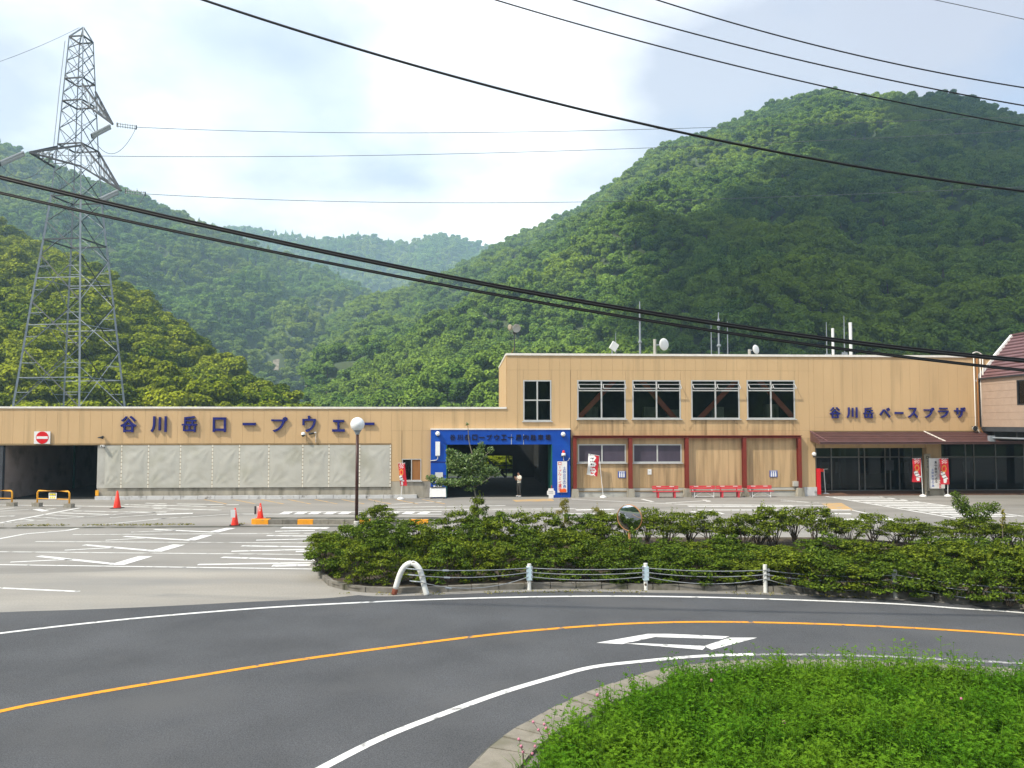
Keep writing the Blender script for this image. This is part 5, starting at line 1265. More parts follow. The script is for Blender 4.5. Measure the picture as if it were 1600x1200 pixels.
# ================================================================== GUARD CABLE RAIL
gp = [G(827, 921.5), G(1009, 921.5), G(1196, 925.5), G(1399, 934), G(1640, 958)]
arch_px = [(615.5, 928), (619, 916), (623, 903), (627.5, 892), (633, 884.5), (640, 880.5), (647, 881), (653, 886), (657, 893), (660, 903), (663, 916), (667, 929)]
gb = [G(615.5, 929), G(667, 930)]
t = thing('cable_guardrail', 'cable guard rail with white posts and a white arch end before the hedge', 'guard rail', (gb[0].x, gb[0].y, 0))
o0 = Vector((gb[0].x, gb[0].y, 0)); ln = (gb[1] - gb[0])
pts = []
for i, (px, py) in enumerate(arch_px):
    f = (px - arch_px[0][0]) / (arch_px[-1][0] - arch_px[0][0]); Y = gb[0].y + ln.y * f; q = AT(px, py, Y); pts.append(q - o0)
pts[0].z = 0.0; pts[-1].z = 0.0
pts = smooth_px([tuple(p) for p in pts], 4)
cut = 4
MB().tube(pts[cut - 1:], .084, 12).build('arch_end', M['white_dirty'], t, True); MB().tube(pts[:cut], .0845, 12).build('arch_foot', M['rust'], t, True)
hts = [.80, .63, .44]; posts = []
for i, g in enumerate(gp):
    H = [.78, .80, .82, .80, .8][i]; b = g - o0
    MB().tube([(b.x, b.y, 0), (b.x, b.y, H)], .062, 10).build('post', M['white_dirty'], t)
    if i < 2: MB().box(b.x - .085, b.x + .085, b.y - .09, b.y + .09, .30, .70).build('reflector_sleeve', M['reflector'], t)
    for h in (.67, .54, .41): MB().box(b.x + (.06 if i % 2 == 0 else -.11), b.x + (.11 if i % 2 == 0 else -.06), b.y - .10, b.y - .04, h - .04, h + .04).build('clamp', M['galv'], t)
    posts.append(b)
start = [AT(650, 890, gb[1].y - .12) - o0, AT(653, 899.5, gb[1].y - .12) - o0, AT(656, 909.5, gb[1].y - .12) - o0]
sags = [[.05, .10, .26], [.05, .07, .10], [.06, .10, .18], [.10, .12, .26], [.1, .12, .2]]
for c in range(3):
    path = []; prev = start[c] + Vector((-.25, -.0, .02)); path.append(prev)
    prev = start[c]
    for i, b in enumerate(posts):
        nx = Vector((b.x, b.y - .075, (.67, .54, .41)[c]))
        for k in range(14):
            f = k / 14; q = prev.lerp(nx, f); q.z -= sags[i][c] * 4 * f * (1 - f); path.append(q)
        prev = nx
    path.append(prev)
    MB().tube(path, .013, 6).build('cable', M['cable_steel'], t, True)
    q = start[c] + (Vector(path[3]) - start[c]) * 1.6
    MB().tube([q, q + (Vector(path[4]) - Vector(path[3])).normalized() * .18], .03, 8).build('turnbuckle', M['galv'], t)
    MB().tube([start[c] + Vector((-.3, .02, .03)), start[c] + Vector((.05, 0, 0))], .02, 6).build('end_bolt', M['galv'], t)

# ================================================================== PYLON
PY = 95.0; pc_ = G(111, 700); base = Vector(((111 - 800) / FPX * PY, PY, 0)); dirv = Vector((base.x, base.y, 0)).normalized(); per = Vector((dirv.y, -dirv.x, 0))
ang = R(8)
def zpx(py): return CZ + ray(128, py).z / ray(128, py).y * PY
ctrl = [(0.0, 93), (zpx(637), 77), (zpx(475), 57), (zpx(380), 44), (zpx(312), 35.5), (zpx(231), 28.5), (zpx(163), 24), (zpx(62), 17.0)]
def half(z):
    for (z0, w0), (z1, w1) in zip(ctrl, ctrl[1:]):
        if z <= z1: f = (z - z0) / (z1 - z0); return (w0 + (w1 - w0) * f) * PY / FPX
    return ctrl[-1][1] * PY / FPX
py_root = thing('transmission_pylon', 'tall grey steel lattice pylon rising behind the low building at left', 'pylon', base)
dirs = []
for k in range(4):   # 0 right, 1 back, 2 left, 3 front
    a = k * math.pi / 2 + ang; dirs.append(per * math.cos(a) + dirv * math.sin(a))
def leg_pt(k, z): return dirs[k] * half(z) + Vector((0, 0, z))
ztop = zpx(62); zapex = zpx(42)
for k in range(4):
    zs = [0] + [c[0] for c in ctrl[1:]]
    mb = MB()
    for z0, z1 in zip(zs, zs[1:]): mb.bar(leg_pt(k, z0), leg_pt(k, z1), .21 if z1 < zpx(300) else .13, up=tuple(dirv))
    mb.build('leg', M['galv'], py_root)
lev_big = [zpx(y) for y in (740, 637, 548, 476, 404)]
lev_small = [zpx(y) for y in (404, 352, 312, 274, 240, 206, 178, 150, 122, 100, 80, 62)]
def lattice(levels, w, sub):
    for z0, z1 in zip(levels, levels[1:]):
        for k in range(4):
            n = (k + 1) % 4; a0, a1, b0, b1 = leg_pt(k, z0), leg_pt(k, z1), leg_pt(n, z0), leg_pt(n, z1)
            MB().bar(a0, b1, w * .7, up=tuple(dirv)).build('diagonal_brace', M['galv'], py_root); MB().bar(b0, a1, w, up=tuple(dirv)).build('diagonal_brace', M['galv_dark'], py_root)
            if sub:
                zm = (z0 + z1) / 2; MB().bar(leg_pt(k, zm), leg_pt(n, zm), w * .8).build('horizontal_brace', M['galv'], py_root)
                for s0, s1 in ((a0, leg_pt(n, zm)), (b0, leg_pt(k, zm))):
                    q1 = leg_pt(k, (z0 + zm) / 2) if s0 is a0 else leg_pt(n, (z0 + zm) / 2)
                    MB().bar(q1, s0.lerp(b1 if s0 is a0 else a1, .25), w * .55).build('secondary_brace', M['galv'], py_root)
                    q2 = leg_pt(k, (z1 + zm) / 2) if s0 is a0 else leg_pt(n, (z1 + zm) / 2)
                    MB().bar(q2, (a1 if s0 is a0 else b1).lerp(b0 if s0 is a0 else a0, .25), w * .55).build('secondary_brace', M['galv'], py_root)
lattice(lev_big, .11, True); lattice(lev_small, .08, False)
for y in (380, 312, 231, 163, 128, 62):
    z = zpx(y)
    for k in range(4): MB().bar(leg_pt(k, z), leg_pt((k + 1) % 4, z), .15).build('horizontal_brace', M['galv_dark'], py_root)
apex = Vector((0, 0, zapex)) + per * .2
for k in range(4): MB().bar(leg_pt(k, ztop), apex, .14, up=tuple(dirv)).build('peak_member', M['galv'], py_root)
# climbing ladder rail on the left leg
MB().tube([leg_pt(2, zpx(240)) - per * .38, leg_pt(2, zpx(150)) - per * .42, leg_pt(2, zpx(70)) - per * .4], .045, 5).build('ladder_rail', M['galv'], py_root)
def P3(px, py, Yoff=0.0): return AT(px, py, PY + Yoff) - base
def arm(tip, zb, zt, ks):
    mb_pts = []
    for k in ks:
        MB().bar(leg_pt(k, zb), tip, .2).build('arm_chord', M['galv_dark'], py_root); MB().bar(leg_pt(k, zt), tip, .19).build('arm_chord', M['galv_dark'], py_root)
    for f in (.25, .5, .75):
        a = [leg_pt(k, zb).lerp(tip, f) for k in ks]; b = [leg_pt(k, zt).lerp(tip, f) for k in ks]
        MB().bar(a[0], a[1], .09).build('arm_web', M['galv'], py_root)
        for i in range(2):
            MB().bar(a[i], b[i], .08).build('arm_web', M['galv'], py_root); MB().bar(a[i], leg_pt(ks[i], zt).lerp(tip, f - .25), .08).build('arm_web', M['galv'], py_root)
tipA, tipB, tipC = P3(176, 194, -2), P3(189, 298, -2), P3(46, 238, -3)
arm(tipA, zpx(163) - .3, zpx(138), (0, 3)); arm(tipB, zpx(268), zpx(231), (0, 3)); arm(tipC, zpx(268), zpx(235), (2, 3))
def insulator(a, b):
    a, b = Vector(a), Vector(b); d = (b - a); L_ = d.length; n = max(6, int(L_ / .26)); up = d.normalized().cross(Vector((0, 0, 1))).normalized(); off = d.normalized().cross(up) * .16
    for s in (-1, 1):
        pts, rs = [], []
        for i in range(n):
            for f, r_ in ((.1, .035), (.32, .16), (.45, .15), (.6, .035)): pts.append(a + off * s + d * ((i + f) / n)); rs.append(r_)
        MB().tube(pts, rs, 8).build('insulator_string', M['insul'], py_root)
    for p in (a, b): MB().bar(p - off * 1.6, p + off * 1.6, .1).build('yoke_plate', M['galv_dark'], py_root)
ins = [(P3(183, 195, -2), P3(213, 199, -1)), (P3(172, 198, -2.5), P3(143, 213, -7)), (P3(196, 299, -2), P3(227, 303, -1)), (P3(184, 300, -2.5), P3(156, 313, -7)), (P3(37, 240, -4), P3(0, 256, -9)), (P3(49, 239, -2), P3(82, 243, 0)),]
for a, b in ins: insulator(a, b)
def droop(a, b, s, n=16):
    return [Vector(a).lerp(Vector(b), i / n) - Vector((0, 0, s * 4 * (i / n) * (1 - i / n))) for i in range(n + 1)]
for i, j, s in ((0, 1, 2.6), (2, 3, 2.4), (4, 5, 2.2)): MB().tube(droop(ins[i][1], ins[j][1], s), .03, 5).build('jumper_wire', M['wire_grey'], py_root, True)

# ================================================================== OVERHEAD WIRES
def wire(label, pxs, Y0, Y1, r, m='wire', cat='cable', name='overhead_cable', ext=(-500, 2100), group=None, strands=1, deg=2):
    import numpy as np
    xs = np.array([p[0] for p in pxs], float); ys = np.array([p[1] for p in pxs], float); co = np.polyfit((xs - 800) / 800, ys, min(deg, len(pxs) - 1))
    n = 90; pts = []
    for i in range(n + 1):
        x = ext[0] + (ext[1] - ext[0]) * i / n; y = float(np.polyval(co, (x - 800) / 800)); f = (x - ext[0]) / (ext[1] - ext[0])
        Y = 1 / ((1 - f) / Y0 + f / Y1); pts.append(AT(x, y, Y))
    o0 = pts[0]; mb = MB()
    mb.tube([p - o0 for p in pts], r, 6)
    if strands == 1: o = mb.build(name, M[m], None, True, o0); tag(o, label, cat, group)
    else:
        o = thing(name, label, cat, o0, 0, group); mb.build('strand', M[m], o, True)
        mb2 = MB(); mb2.tube([p - o0 + Vector((0, 0, r * 1.5)) for p in pts], r * .6, 6); mb2.build('strand', M[m], o, True)
    return o
wire('thick double black cable crossing the whole picture above its twin', [(0, 279), (200, 325), (500, 394), (800, 453), (1240, 524), (1420, 546), (1600, 565)], 18, 18, .036, strands=2, deg=3)
wire('thinner black cable running just below the thick double one', [(0, 303), (200, 345), (500, 410), (800, 466), (1240, 536), (1440, 561), (1600, 580)], 18, 18, .024, strands=2, deg=3)
wire('single black wire falling from top left to the right edge', [(318, 0), (800, 143), (1080, 212), (1300, 252), (1600, 299)], 19, 19, .030, deg=3)
wire('lowest of the three fine wires at top right', [(775, 0), (1040, 75), (1275, 132), (1600, 197)], 21, 21, .018)
wire('middle one of the three fine wires at top right', [(897, 0), (1200, 82), (1600, 165)], 21, 21, .018)
wire('highest of the three fine wires at top right', [(1027, 0), (1300, 77), (1600, 137)], 21, 21, .018)
wire('faint short wire in the top right corner', [(1462, 0), (1600, 30), (1700, 53)], 40, 40, .018, 'wire_grey')
def conductor(label, pxs, Y0, Y1, x0, x1, r=.034): return wire(label, pxs, Y0, Y1, r, 'wire_grey', 'power line', 'power_line', (x0, x1), None, 1, 3)
conductor('upper thin power line running right from the pylon', [(213, 199), (500, 206), (800, 207), (1035, 202), (1300, 192), (1600, 183)], 94, 150, 213, 2300)
conductor('middle thin power line running right from the pylon', [(82, 243), (300, 244), (500, 244), (800, 239), (1150, 225), (1600, 204)], 95, 150, 82, 2300)
conductor('lower thin power line running right from the pylon', [(227, 303), (500, 314), (800, 317), (1100, 311), (1300, 305), (1600, 292)], 94, 150, 227, 2300)
conductor('faint earth wire falling left from the pylon peak', [(-200, 141), (0, 96), (124, 43)], 70, 95, -200, 124, .022)

# ================================================================== PERSON
def skin_obj(name, verts, edges, rads, m, parent, root=0, sub=2):
    me = bpy.data.meshes.new(name); me.from_pydata(verts, edges, []); me.materials.append(m)
    o = link(name, me, parent); sk = o.modifiers.new('skin', 'SKIN'); sk.use_smooth_shade = True
    for i, r_ in enumerate(rads):
        sv = me.skin_vertices[0].data[i]; sv.radius = (r_, r_) if not isinstance(r_, tuple) else r_; sv.use_root = (i == root)
    s = o.modifiers.new('sub', 'SUBSURF'); s.levels = sub; s.render_levels = sub
    return o
gp_ = G(811, 776); t = thing('person', 'person in a cream t-shirt and dark trousers holding a phone up to the face', 'person', gp_, R(-52))
# faces -Y in local space; rotated towards the left of the picture
body_v = [(0, 0, .92), (0, .01, 1.10), (0, .02, 1.30), (0, .0, 1.42), (0, -.02, 1.50), (0, -.05, 1.60), (0, -.055, 1.66),
          (-.17, .02, 1.38), (-.23, -.06, 1.12), (-.10, -.29, 1.28), (-.05, -.33, 1.36), (.17, .02, 1.38), (.23, -.06, 1.12), (.10, -.29, 1.28), (.05, -.33, 1.36),
          (-.09, 0, .86), (-.11, -.02, .47), (-.12, .03, .09), (-.125, -.10, .035), (.09, 0, .86), (.12, -.03, .47), (.14, .02, .09), (.15, -.11, .035)]
body_e = [(0, 1), (1, 2), (2, 3), (3, 4), (4, 5), (5, 6), (3, 7), (7, 8), (8, 9), (9, 10), (3, 11), (11, 12), (12, 13), (13, 14), (0, 15), (15, 16), (16, 17), (17, 18), (0, 19), (19, 20), (20, 21), (21, 22)]
body_r = [(.14, .10), (.13, .09), (.15, .10), (.09, .07), .055, (.078, .095), (.07, .085), .058, .045, .035, .03, .058, .045, .035, .03, .085, .06, .042, .035, .085, .06, .042, .035]
b_ = skin_obj('body', body_v, body_e, body_r, M['skin'], t)
skin_obj('tshirt', [(0, 0, .80), (0, .01, 1.08), (0, .02, 1.28), (0, .0, 1.43), (-.18, .02, 1.39), (-.23, -.04, 1.2), (.18, .02, 1.39), (.23, -.04, 1.2)], [(0, 1), (1, 2), (2, 3), (3, 4), (4, 5), (3, 6), (6, 7)],
         [(.18, .13), (.17, .12), (.185, .13), (.1, .085), .085, .075, .085, .075], M['shirt'], t)
skin_obj('trousers', [(0, 0, 1.04), (0, 0, .88), (-.095, 0, .80), (-.115, -.02, .46), (-.125, .03, .10), (.095, 0, .80), (.125, -.03, .46), (.145, .02, .10)], [(0, 1), (1, 2), (2, 3), (3, 4), (1, 5), (5, 6), (6, 7)],
         [(.165, .12), (.165, .12), .105, .085, .065, .105, .085, .065], M['trousers'], t)
for x in (-.125, .147): skin_obj('shoe', [(x, .06, .05), (x, -.06, .045), (x, -.17, .035)], [(0, 1), (1, 2)], [.05, .05, .04], M['white'], t)
skin_obj('hair', [(0, .0, 1.60), (0, -.02, 1.67), (0, -.07, 1.71)], [(0, 1), (1, 2)], [(.085, .085), (.092, .095), (.07, .07)], M['hair'], t)
for s in (-1, 1):
    for k in range(4):
        z = 1.335 + .022 * k; x = s * .05
        MB().tube([(x, -.335, z), (x - s * .02, -.375, z + .005), (x - s * .05, -.372, z + .002)], [.011, .010, .008], 6).build('finger', M['skin'], t, True)
    MB().tube([(s * .055, -.325, 1.345), (s * .035, -.335, 1.40), (s * .02, -.345, 1.425)], [.014, .012, .01], 6).build('thumb', M['skin'], t, True)
ph = thing('mobile_phone', 'dark mobile phone held up by the person in the garage entrance', 'phone', t.matrix_basis @ Vector((0, -.352, 1.375)), R(-52))
MB().box(-.04, .04, -.006, .006, -.075, .075).build('case', M['rubber'], ph); MB().box(-.036, .036, .0065, .008, -.068, .068).build('screen', M['steel_dark'], ph)

# ================================================================== PLANTING BED AND HEDGE
def curve_world(px_pts, n=6): return [G(*p) for p in smooth_px(px_pts, n)]
bed_front = [(494, 868), (493, 884), (500, 900), (514, 915), (545, 923), (580, 926), (640, 927), (700, 925), (800, 921), (900, 920), (1000, 921.5), (1100, 923), (1187, 925), (1300, 929), (1400, 934), (1500, 942), (1600, 952), (1750, 972), (1900, 1000)]
bf = curve_world(bed_front, 5)
back_w = [Vector((25, 30.5, 0)), Vector((18, 32.5, 0)), G(1300, 843), G(1000, 843), G(700, 843), G(500, 843)]
bed = sheet('planting_bed', [tuple(p) for p in bf] + [tuple(p) for p in back_w], 0.10, M['soil'])
L_ = 0; acc = 0; i0 = 0
kpts = [bf[0]]
for a, b in zip(bf, bf[1:]):
    d = (b - a).length; acc += d
    if acc > .72: kpts.append(b); acc = 0
for a, b in zip(kpts, kpts[1:]):
    d = (b - a).normalized(); nn = Vector((-d.y, d.x, 0)); a2, b2 = a + d * .012, b - d * .012; hgt = .17 + rnd.uniform(-.012, .012)
    mb = MB(); P = [a2 - nn * .02, b2 - nn * .02, b2 + nn * .13, a2 + nn * .13]
    n0 = len(mb.v); mb.v += [(p.x, p.y, 0) for p in P] + [(p.x, p.y, hgt) for p in P]
    for q in ((4, 5, 6, 7), (0, 1, 5, 4), (1, 2, 6, 5), (2, 3, 7, 6), (3, 0, 4, 7)): mb.f.append(q); mb.m.append(0)
    mb.build('kerb_stone', M['kerb_grey'], bed)

LM_hedge = leafmat('leaves_hedge', (0.016, 0.040, 0.003), (0.225, 0.285, 0.022), trans=0.25, obj_var=False, gloss=0.01)
LM_hedge2 = leafmat('leaves_hedge_dark', (0.014, 0.038, 0.004), (0.155, 0.23, 0.020), trans=0.22, obj_var=False, gloss=0.01)
LM_yel = leafmat('leaves_yellow_shrub', (0.09, 0.11, 0.012), (0.36, 0.31, 0.07), trans=0.3, obj_var=False)
LM_tree = leafmat('leaves_sapling', (0.035, 0.085, 0.010), (0.20, 0.29, 0.07), trans=0.3, obj_var=False, gloss=0.05)
def shrub_mesh(seed, leggy, nl, size, lm, tipred=False):
    rr = random.Random(seed); V, F, lv = [], [], []; S = MB(); cl = []
    n = 46 if not leggy else 34
    for i in range(n):
        a = rr.uniform(0, 6.283); q = math.sqrt(rr.random())
        if leggy: z = rr.uniform(.42, 1.0); rad = q * .62 * (1.05 - .55 * max(0, z - .7) / .3)
        else: z = rr.uniform(.10, 1.0); rad = q * .68 * (1.0 - .6 * max(0, z - .55) / .45)
        cl.append((Vector((rad * math.cos(a), rad * math.sin(a), z)), rr.uniform(.13, .25)))
    roots = [Vector((rr.uniform(-.12, .12), rr.uniform(-.12, .12), 0)) for _ in range(6)]
    for c, r_ in cl[:18]:
        b = rr.choice(roots); mid = b.lerp(c, .5) + Vector((rr.uniform(-.05, .05), rr.uniform(-.05, .05), .1))
        S.tube([b, mid, c], [.014, .010, .005], 4)
    per_ = nl // n
    for c, r_ in cl:
        for _ in range(per_):
            d = Vector((rr.gauss(0, 1), rr.gauss(0, 1), rr.gauss(0, .6))); d.normalize(); k = rr.random() ** .45
            p = c + Vector((d.x * r_ * k, d.y * r_ * k, d.z * r_ * .42 * k)); 
            if p.z < .03: continue
            leaf(V, F, p, Vector((d.x * .5 + rr.uniform(-.5, .5), d.y * .5 + rr.uniform(-.5, .5), 1.0 if rr.random() < .75 else rr.uniform(-.3, .6))), size * rr.uniform(.6, 1.35), rr, .75); lv.append(rr.random())
    # upright shoots on top
    for _ in range(12):
        c, r_ = rr.choice(cl)
        if c.z < .75: continue
        h = rr.uniform(.08, .24); q = c + Vector((rr.uniform(-.1, .1), rr.uniform(-.1, .1), 0))
        for k in range(9):
            leaf(V, F, q + Vector((rr.uniform(-.03, .03), rr.uniform(-.03, .03), h * k / 8)), Vector((rr.uniform(-1, 1), rr.uniform(-1, 1), .8)), size * rr.uniform(.5, 1), rr, .7); lv.append(rr.uniform(.5, 1))
    return foliage_mesh('foliage', V, F, [lm], lv), S.mesh('branches', M['bark'])
dense = [shrub_mesh(100 + i, False, 3000, .080, LM_hedge if i % 2 else LM_hedge2) for i in range(5)]
leggy = [shrub_mesh(120 + i, True, 3400, .060, LM_hedge) for i in range(5)]
yel = shrub_mesh(140, False, 3200, .060, LM_yel)
rk = random.Random(5)
def top_z(px, py, Y): d = ray(px, py); return CZ + d.z / d.y * Y
def shrub(kind, px, Y, toppy, label, group, wid=1.0, cat='shrub', name='shrub'):
    x = (px - 800) / FPX * Y; x = ray(px, 800).x / ray(px, 800).y * Y
    h = max(.35, top_z(px, toppy, Y) - .08)
    t = thing(name, label, cat, (x, Y, .08), rk.uniform(0, 6.28), group); fm, bm_ = kind
    f = link('foliage', fm, t); b = link('branches', bm_, t); b['kind'] = 'stuff'
    s = wid * rk.uniform(.9, 1.15); f.scale = b.scale = (s, s, h); return t
def interp(tab, x):
    for (x0, y0), (x1, y1) in zip(tab, tab[1:]):
        if x0 <= x <= x1: return y0 + (y1 - y0) * (x - x0) / (x1 - x0)
    return tab[-1][1] if x > tab[-1][0] else tab[0][1]
topline = [(480, 842), (505, 832), (545, 822), (590, 803), (640, 812), (700, 806), (760, 800), (830, 803), (900, 797), (960, 803), (1040, 795), (1130, 801), (1230, 793), (1300, 806), (1400, 810), (1500, 815), (1640, 812)]
def front_Y(px): 
    p = G(px, interp(bed_front[2:], px)); return p.y
counts = {}
def place_row(row, kinds, px, lim, Yf, topf, step, ws):
    zones = [(600, 'near the lamp post'), (720, 'behind the white arch'), (850, 'below the sapling'), (972, 'left of the road mirror'), (1110, 'just right of the road mirror'), (1300, 'in line with the red benches'), (1450, 'in line with the glass entrance'), (9999, 'near the right edge')]
    made = []
    while px < lim:
        Y = Yf(px); t = shrub(rk.choice(kinds), px, Y, topf(px), '', 'bushes of the hedge', ws)
        made.append((next(z for e, z in zones if px < e), t)); px += rk.uniform(*step) * FPX / Y
    for z in dict.fromkeys(q for q, _ in made):
        ts = [t for q, t in made if q == z]
        for i, t in enumerate(ts):
            w_ = 'leftmost' if i == 0 else 'rightmost' if i == len(ts) - 1 else ('', 'second', 'third', 'fourth', 'fifth', 'sixth', 'seventh', 'eighth')[i]
            t['label'] = (f'{w_} bush of the {row} {z}' if len(ts) > 1 else f'only bush of the {row} {z}')
for row, off, top, ws in (('front hedge row', 1.0, 856, 1.0), ('second hedge row', 3.2, 838, 1.05), ('third hedge row', 5.6, 822, 1.1), ('rear hedge row', 8.2, None, 1.1)):
    def tf(px, top=top, off=off):
        tp = (interp(topline, px) if top is None else max(top + 12 * math.sin(px * .031 + off), interp(topline, px) + 3)) + rk.uniform(-6, 6)
        return max(tp, 836 - 4 * off / 8) if px < 540 else tp
    place_row(row, dense, 512 if off < 2 else 508, 965, lambda px, off=off: front_Y(px) + off + rk.uniform(-.3, .3), tf, (.82, 1.02), ws)
for row, off, top in (('front hedge row', .75, 868), ('second low row', 2.4, 857), ('third low row', 4.2, 853), ('fourth low row', 6.0, 850)):
    place_row(row, dense, 972, 1680, lambda px, off=off: front_Y(px) + off + rk.uniform(-.2, .2) - (.75 if px > 1210 and off < 1 else 0), lambda px, top=top, off=off: top + (px - 980) * (.018 if off < 3 else .006) + 9 * math.sin(px * .033 + off) + rk.uniform(-13, 8), (.80, 1.0), 1.1)
place_row('rear leggy row', leggy, 985, 1680, lambda px: 32.4 + rk.uniform(-1.0, .9), lambda px: interp(topline, px) + rk.uniform(-9, 13), (.50, 1.0), 1.25)
shrub(dense[0], 985, 25.9, 829, 'taller green bush hiding the post of the road mirror', None, .8)
shrub(yel, 880, 33.4, 781, 'tall yellowish bush sticking up below the closure board of the portal', None, .62)
shrub(yel, 935, 32.8, 795, 'yellowish bush just left of the road mirror', None, .7)
shrub(leggy[2], 592, 33.6, 791, 'loose dark bush rising just right of the lamp post', None, 1.1)
shrub(dense[1], 745, 34.0, 779, 'rounded dark bush at the foot of the sapling', None, .85)

# trees behind the garage, seen through its rear opening
for i, (px, Y, sc_, w_) in enumerate([(690, 84, .78, 'at the left of'), (715, 88, .84, 'filling the left half of'), (742, 85, .80, 'in the middle of'), (768, 87, .82, 'right of the middle of'), (795, 84, .78, 'at the right of')]):
    d = ray(px, 700); t = thing('tree', f'sunlit green tree {w_} the rear opening of the garage', 'tree', (d.x / d.y * Y, Y, -.6), i * 1.3)
    o = link('crown', near_c.objects[i % 5].data, t); o.scale = (1.0, 1.0, sc_ * 1.05)

# leaning small tree at the right and the sapling in front of the portal
def small_tree(name, label, Y, trunk_px, limbs_px, clumps, nleaf, size, lm, bark='bark', z0=.08, thick=.05):
    b = ray(*trunk_px[0]); base = Vector((b.x / b.y * Y, Y, z0)); t = thing(name, label, 'tree', base); rr = random.Random(len(clumps) * 31)
    pts = [Vector((0, 0, 0))] + [AT(px, py, Y) - base for px, py in trunk_px[1:]]
    pts = smooth_px([tuple(p) for p in pts], 5); n = len(pts)
    MB().tube(pts, [thick * (1 - .75 * i / n) for i in range(n)], 8).build('trunk', M[bark], t, True)
    for l in limbs_px:
        q = [AT(px, py, Y + dy) - base for px, py, dy in l]; q = smooth_px([tuple(p) for p in q], 4)
        MB().tube(q, [.018 * (1 - .7 * i / len(q)) for i in range(len(q))], 6).build('limb', M[bark], t, True)
    V, F, lv = [], [], []; tot = sum(c[2] * c[3] for c in clumps)
    for (px, py, rx, ry) in clumps:
        for _ in range(int(nleaf * rx * ry / tot)):
            a = Vector((rr.gauss(0, 1), rr.gauss(0, 1), rr.gauss(0, 1))).normalized() * rr.random() ** .4
            Yp = Y + a.y * rx * Y / FPX * 1.0
            p = AT(px + a.x * rx, py + a.z * ry, Yp) - base
            leaf(V, F, p, Vector((rr.uniform(-.8, .8), rr.uniform(-1, .4), rr.uniform(.1, 1))), size * rr.uniform(.6, 1.3), rr, .8); lv.append(rr.random())
    link('crown', foliage_mesh('crown', V, F, [lm], lv), t); return t
small_tree('sapling', 'slender young tree with a loose crown in front of the blue portal', 34.2, [(749, 846), (747, 800), (741, 765), (737, 735), (738, 712), (733, 690), (731, 664)],
    [[(741, 765, 0), (720, 755, .2), (690, 752, .1), (668, 744, 0)], [(741, 762, 0), (760, 750, -.3), (780, 738, -.2)], [(738, 740, 0), (722, 722, .4), (706, 705, .3)], [(738, 735, 0), (755, 715, -.3), (770, 702, 0)], [(738, 720, 0), (748, 704, .2), (750, 692, .2)]],
    [(712, 722, 16, 20), (730, 728, 20, 20), (748, 716, 14, 18), (752, 698, 6, 9), (766, 703, 6, 6), (758, 735, 18, 12), (774, 738, 9, 8), (740, 750, 24, 9), (712, 754, 24, 7), (690, 753, 18, 7), (674, 747, 10, 6), (703, 706, 8, 6), (735, 764, 12, 4), (730, 663, 3, 3)],
    5600, .105, LM_tree, 'bark_pale', thick=.045)
small_tree('leaning_tree', 'small bushy tree leaning left above the hedge near the right edge', 32.0, [(1537, 850), (1532, 835), (1524, 815), (1508, 795), (1496, 780)],
    [[(1528, 822, 0), (1540, 808, .2), (1556, 796, 0)], [(1520, 808, 0), (1528, 795, -.2), (1532, 785, 0)], [(1508, 795, 0), (1500, 784, .2), (1494, 770, .2)]],
    [(1500, 785, 15, 13), (1493, 773, 8, 7), (1515, 800, 16, 11), (1535, 798, 20, 14), (1552, 793, 13, 10), (1530, 815, 14, 10), (1506, 795, 14, 9)], 3000, .078, LM_hedge2, 'bark', thick=.06)
small_tree('young_shoot', 'pale thin shoot standing just right of the leaning tree', 31.5, [(1568, 848), (1566, 820), (1567, 800)], [], [(1567, 812, 5, 14), (1567, 800, 3, 6)], 160, .08, LM_yel, 'bark_pale', thick=.015)

# ================================================================== VERGE WITH KERB STONES
outer_px = [(660, 1285), (700, 1242), (742, 1199), (780, 1162), (832, 1130), (890, 1099), (937, 1081), (979, 1066), (1016, 1055), (1060, 1046.5), (1120, 1040), (1200, 1036), (1300, 1036.5), (1400, 1039.5), (1500, 1045), (1600, 1052), (1800, 1076)]
oc = curve_world(outer_px, 8)
def offs(c, d):
    out = []
    for i, p in enumerate(c):
        t_ = (c[min(i + 1, len(c) - 1)] - c[max(i - 1, 0)]); t_.z = 0; t_.normalize(); out.append(p + Vector((t_.y, -t_.x, 0)) * d)
    return out
ic = offs(oc, .66)
verge_poly = offs(oc, .90)
ribbon('kerb_bed', [p for p in offs(oc, .40)], .90, .012, M['gutter'])
# mounded verge mesh
V, F, D = [], [], []
rows = 60
near = [Vector((p.x * .15 + 1.2 + i * .16, 6.0, 0)) for i, p in enumerate(verge_poly)]
for i, p in enumerate(verge_poly):
    q = Vector((max(p.x, 0.4) * .9 + .8 + (p.y - 10) * .15, 5.5, 0))
    for j in range(rows):
        t_ = j / (rows - 1); w = p.lerp(q, t_); d = (w - p).length
        z = .03 + .10 * (1 - math.exp(-d * .9)) + (.16 * noise.noise(Vector((w.x * .9, w.y * .9, 3))) + .07 * noise.noise(Vector((w.x * 2.6, w.y * 2.6, 7)))) * min(1, d * .8)
        V.append((w.x, w.y, z)); D.append(min(1.0, .25 + d * .8))
for i in range(len(verge_poly) - 1):
    for j in range(rows - 1): a = i * rows + j; F.append((a, a + 1, a + rows + 1, a + rows))
me = bpy.data.meshes.new('verge'); me.from_pydata(V, [], F); me.materials.append(M['grass_soil']); a_ = me.attributes.new('dens', 'FLOAT', 'POINT'); a_.data.foreach_set('value', D)
me.update()
if me.polygons[len(me.polygons) // 2].normal.z < 0: me.flip_normals()
verge = link('verge', me); tag(verge, kind='structure')
kerb = link('roadside_kerb', MB().box(0, .01, 0, .01, 0, .01).mesh('roadside_kerb', M['kerb_stone']), None, (oc[0].x, oc[0].y, 0)); tag(kerb, kind='structure')
acc = 0; st = 0
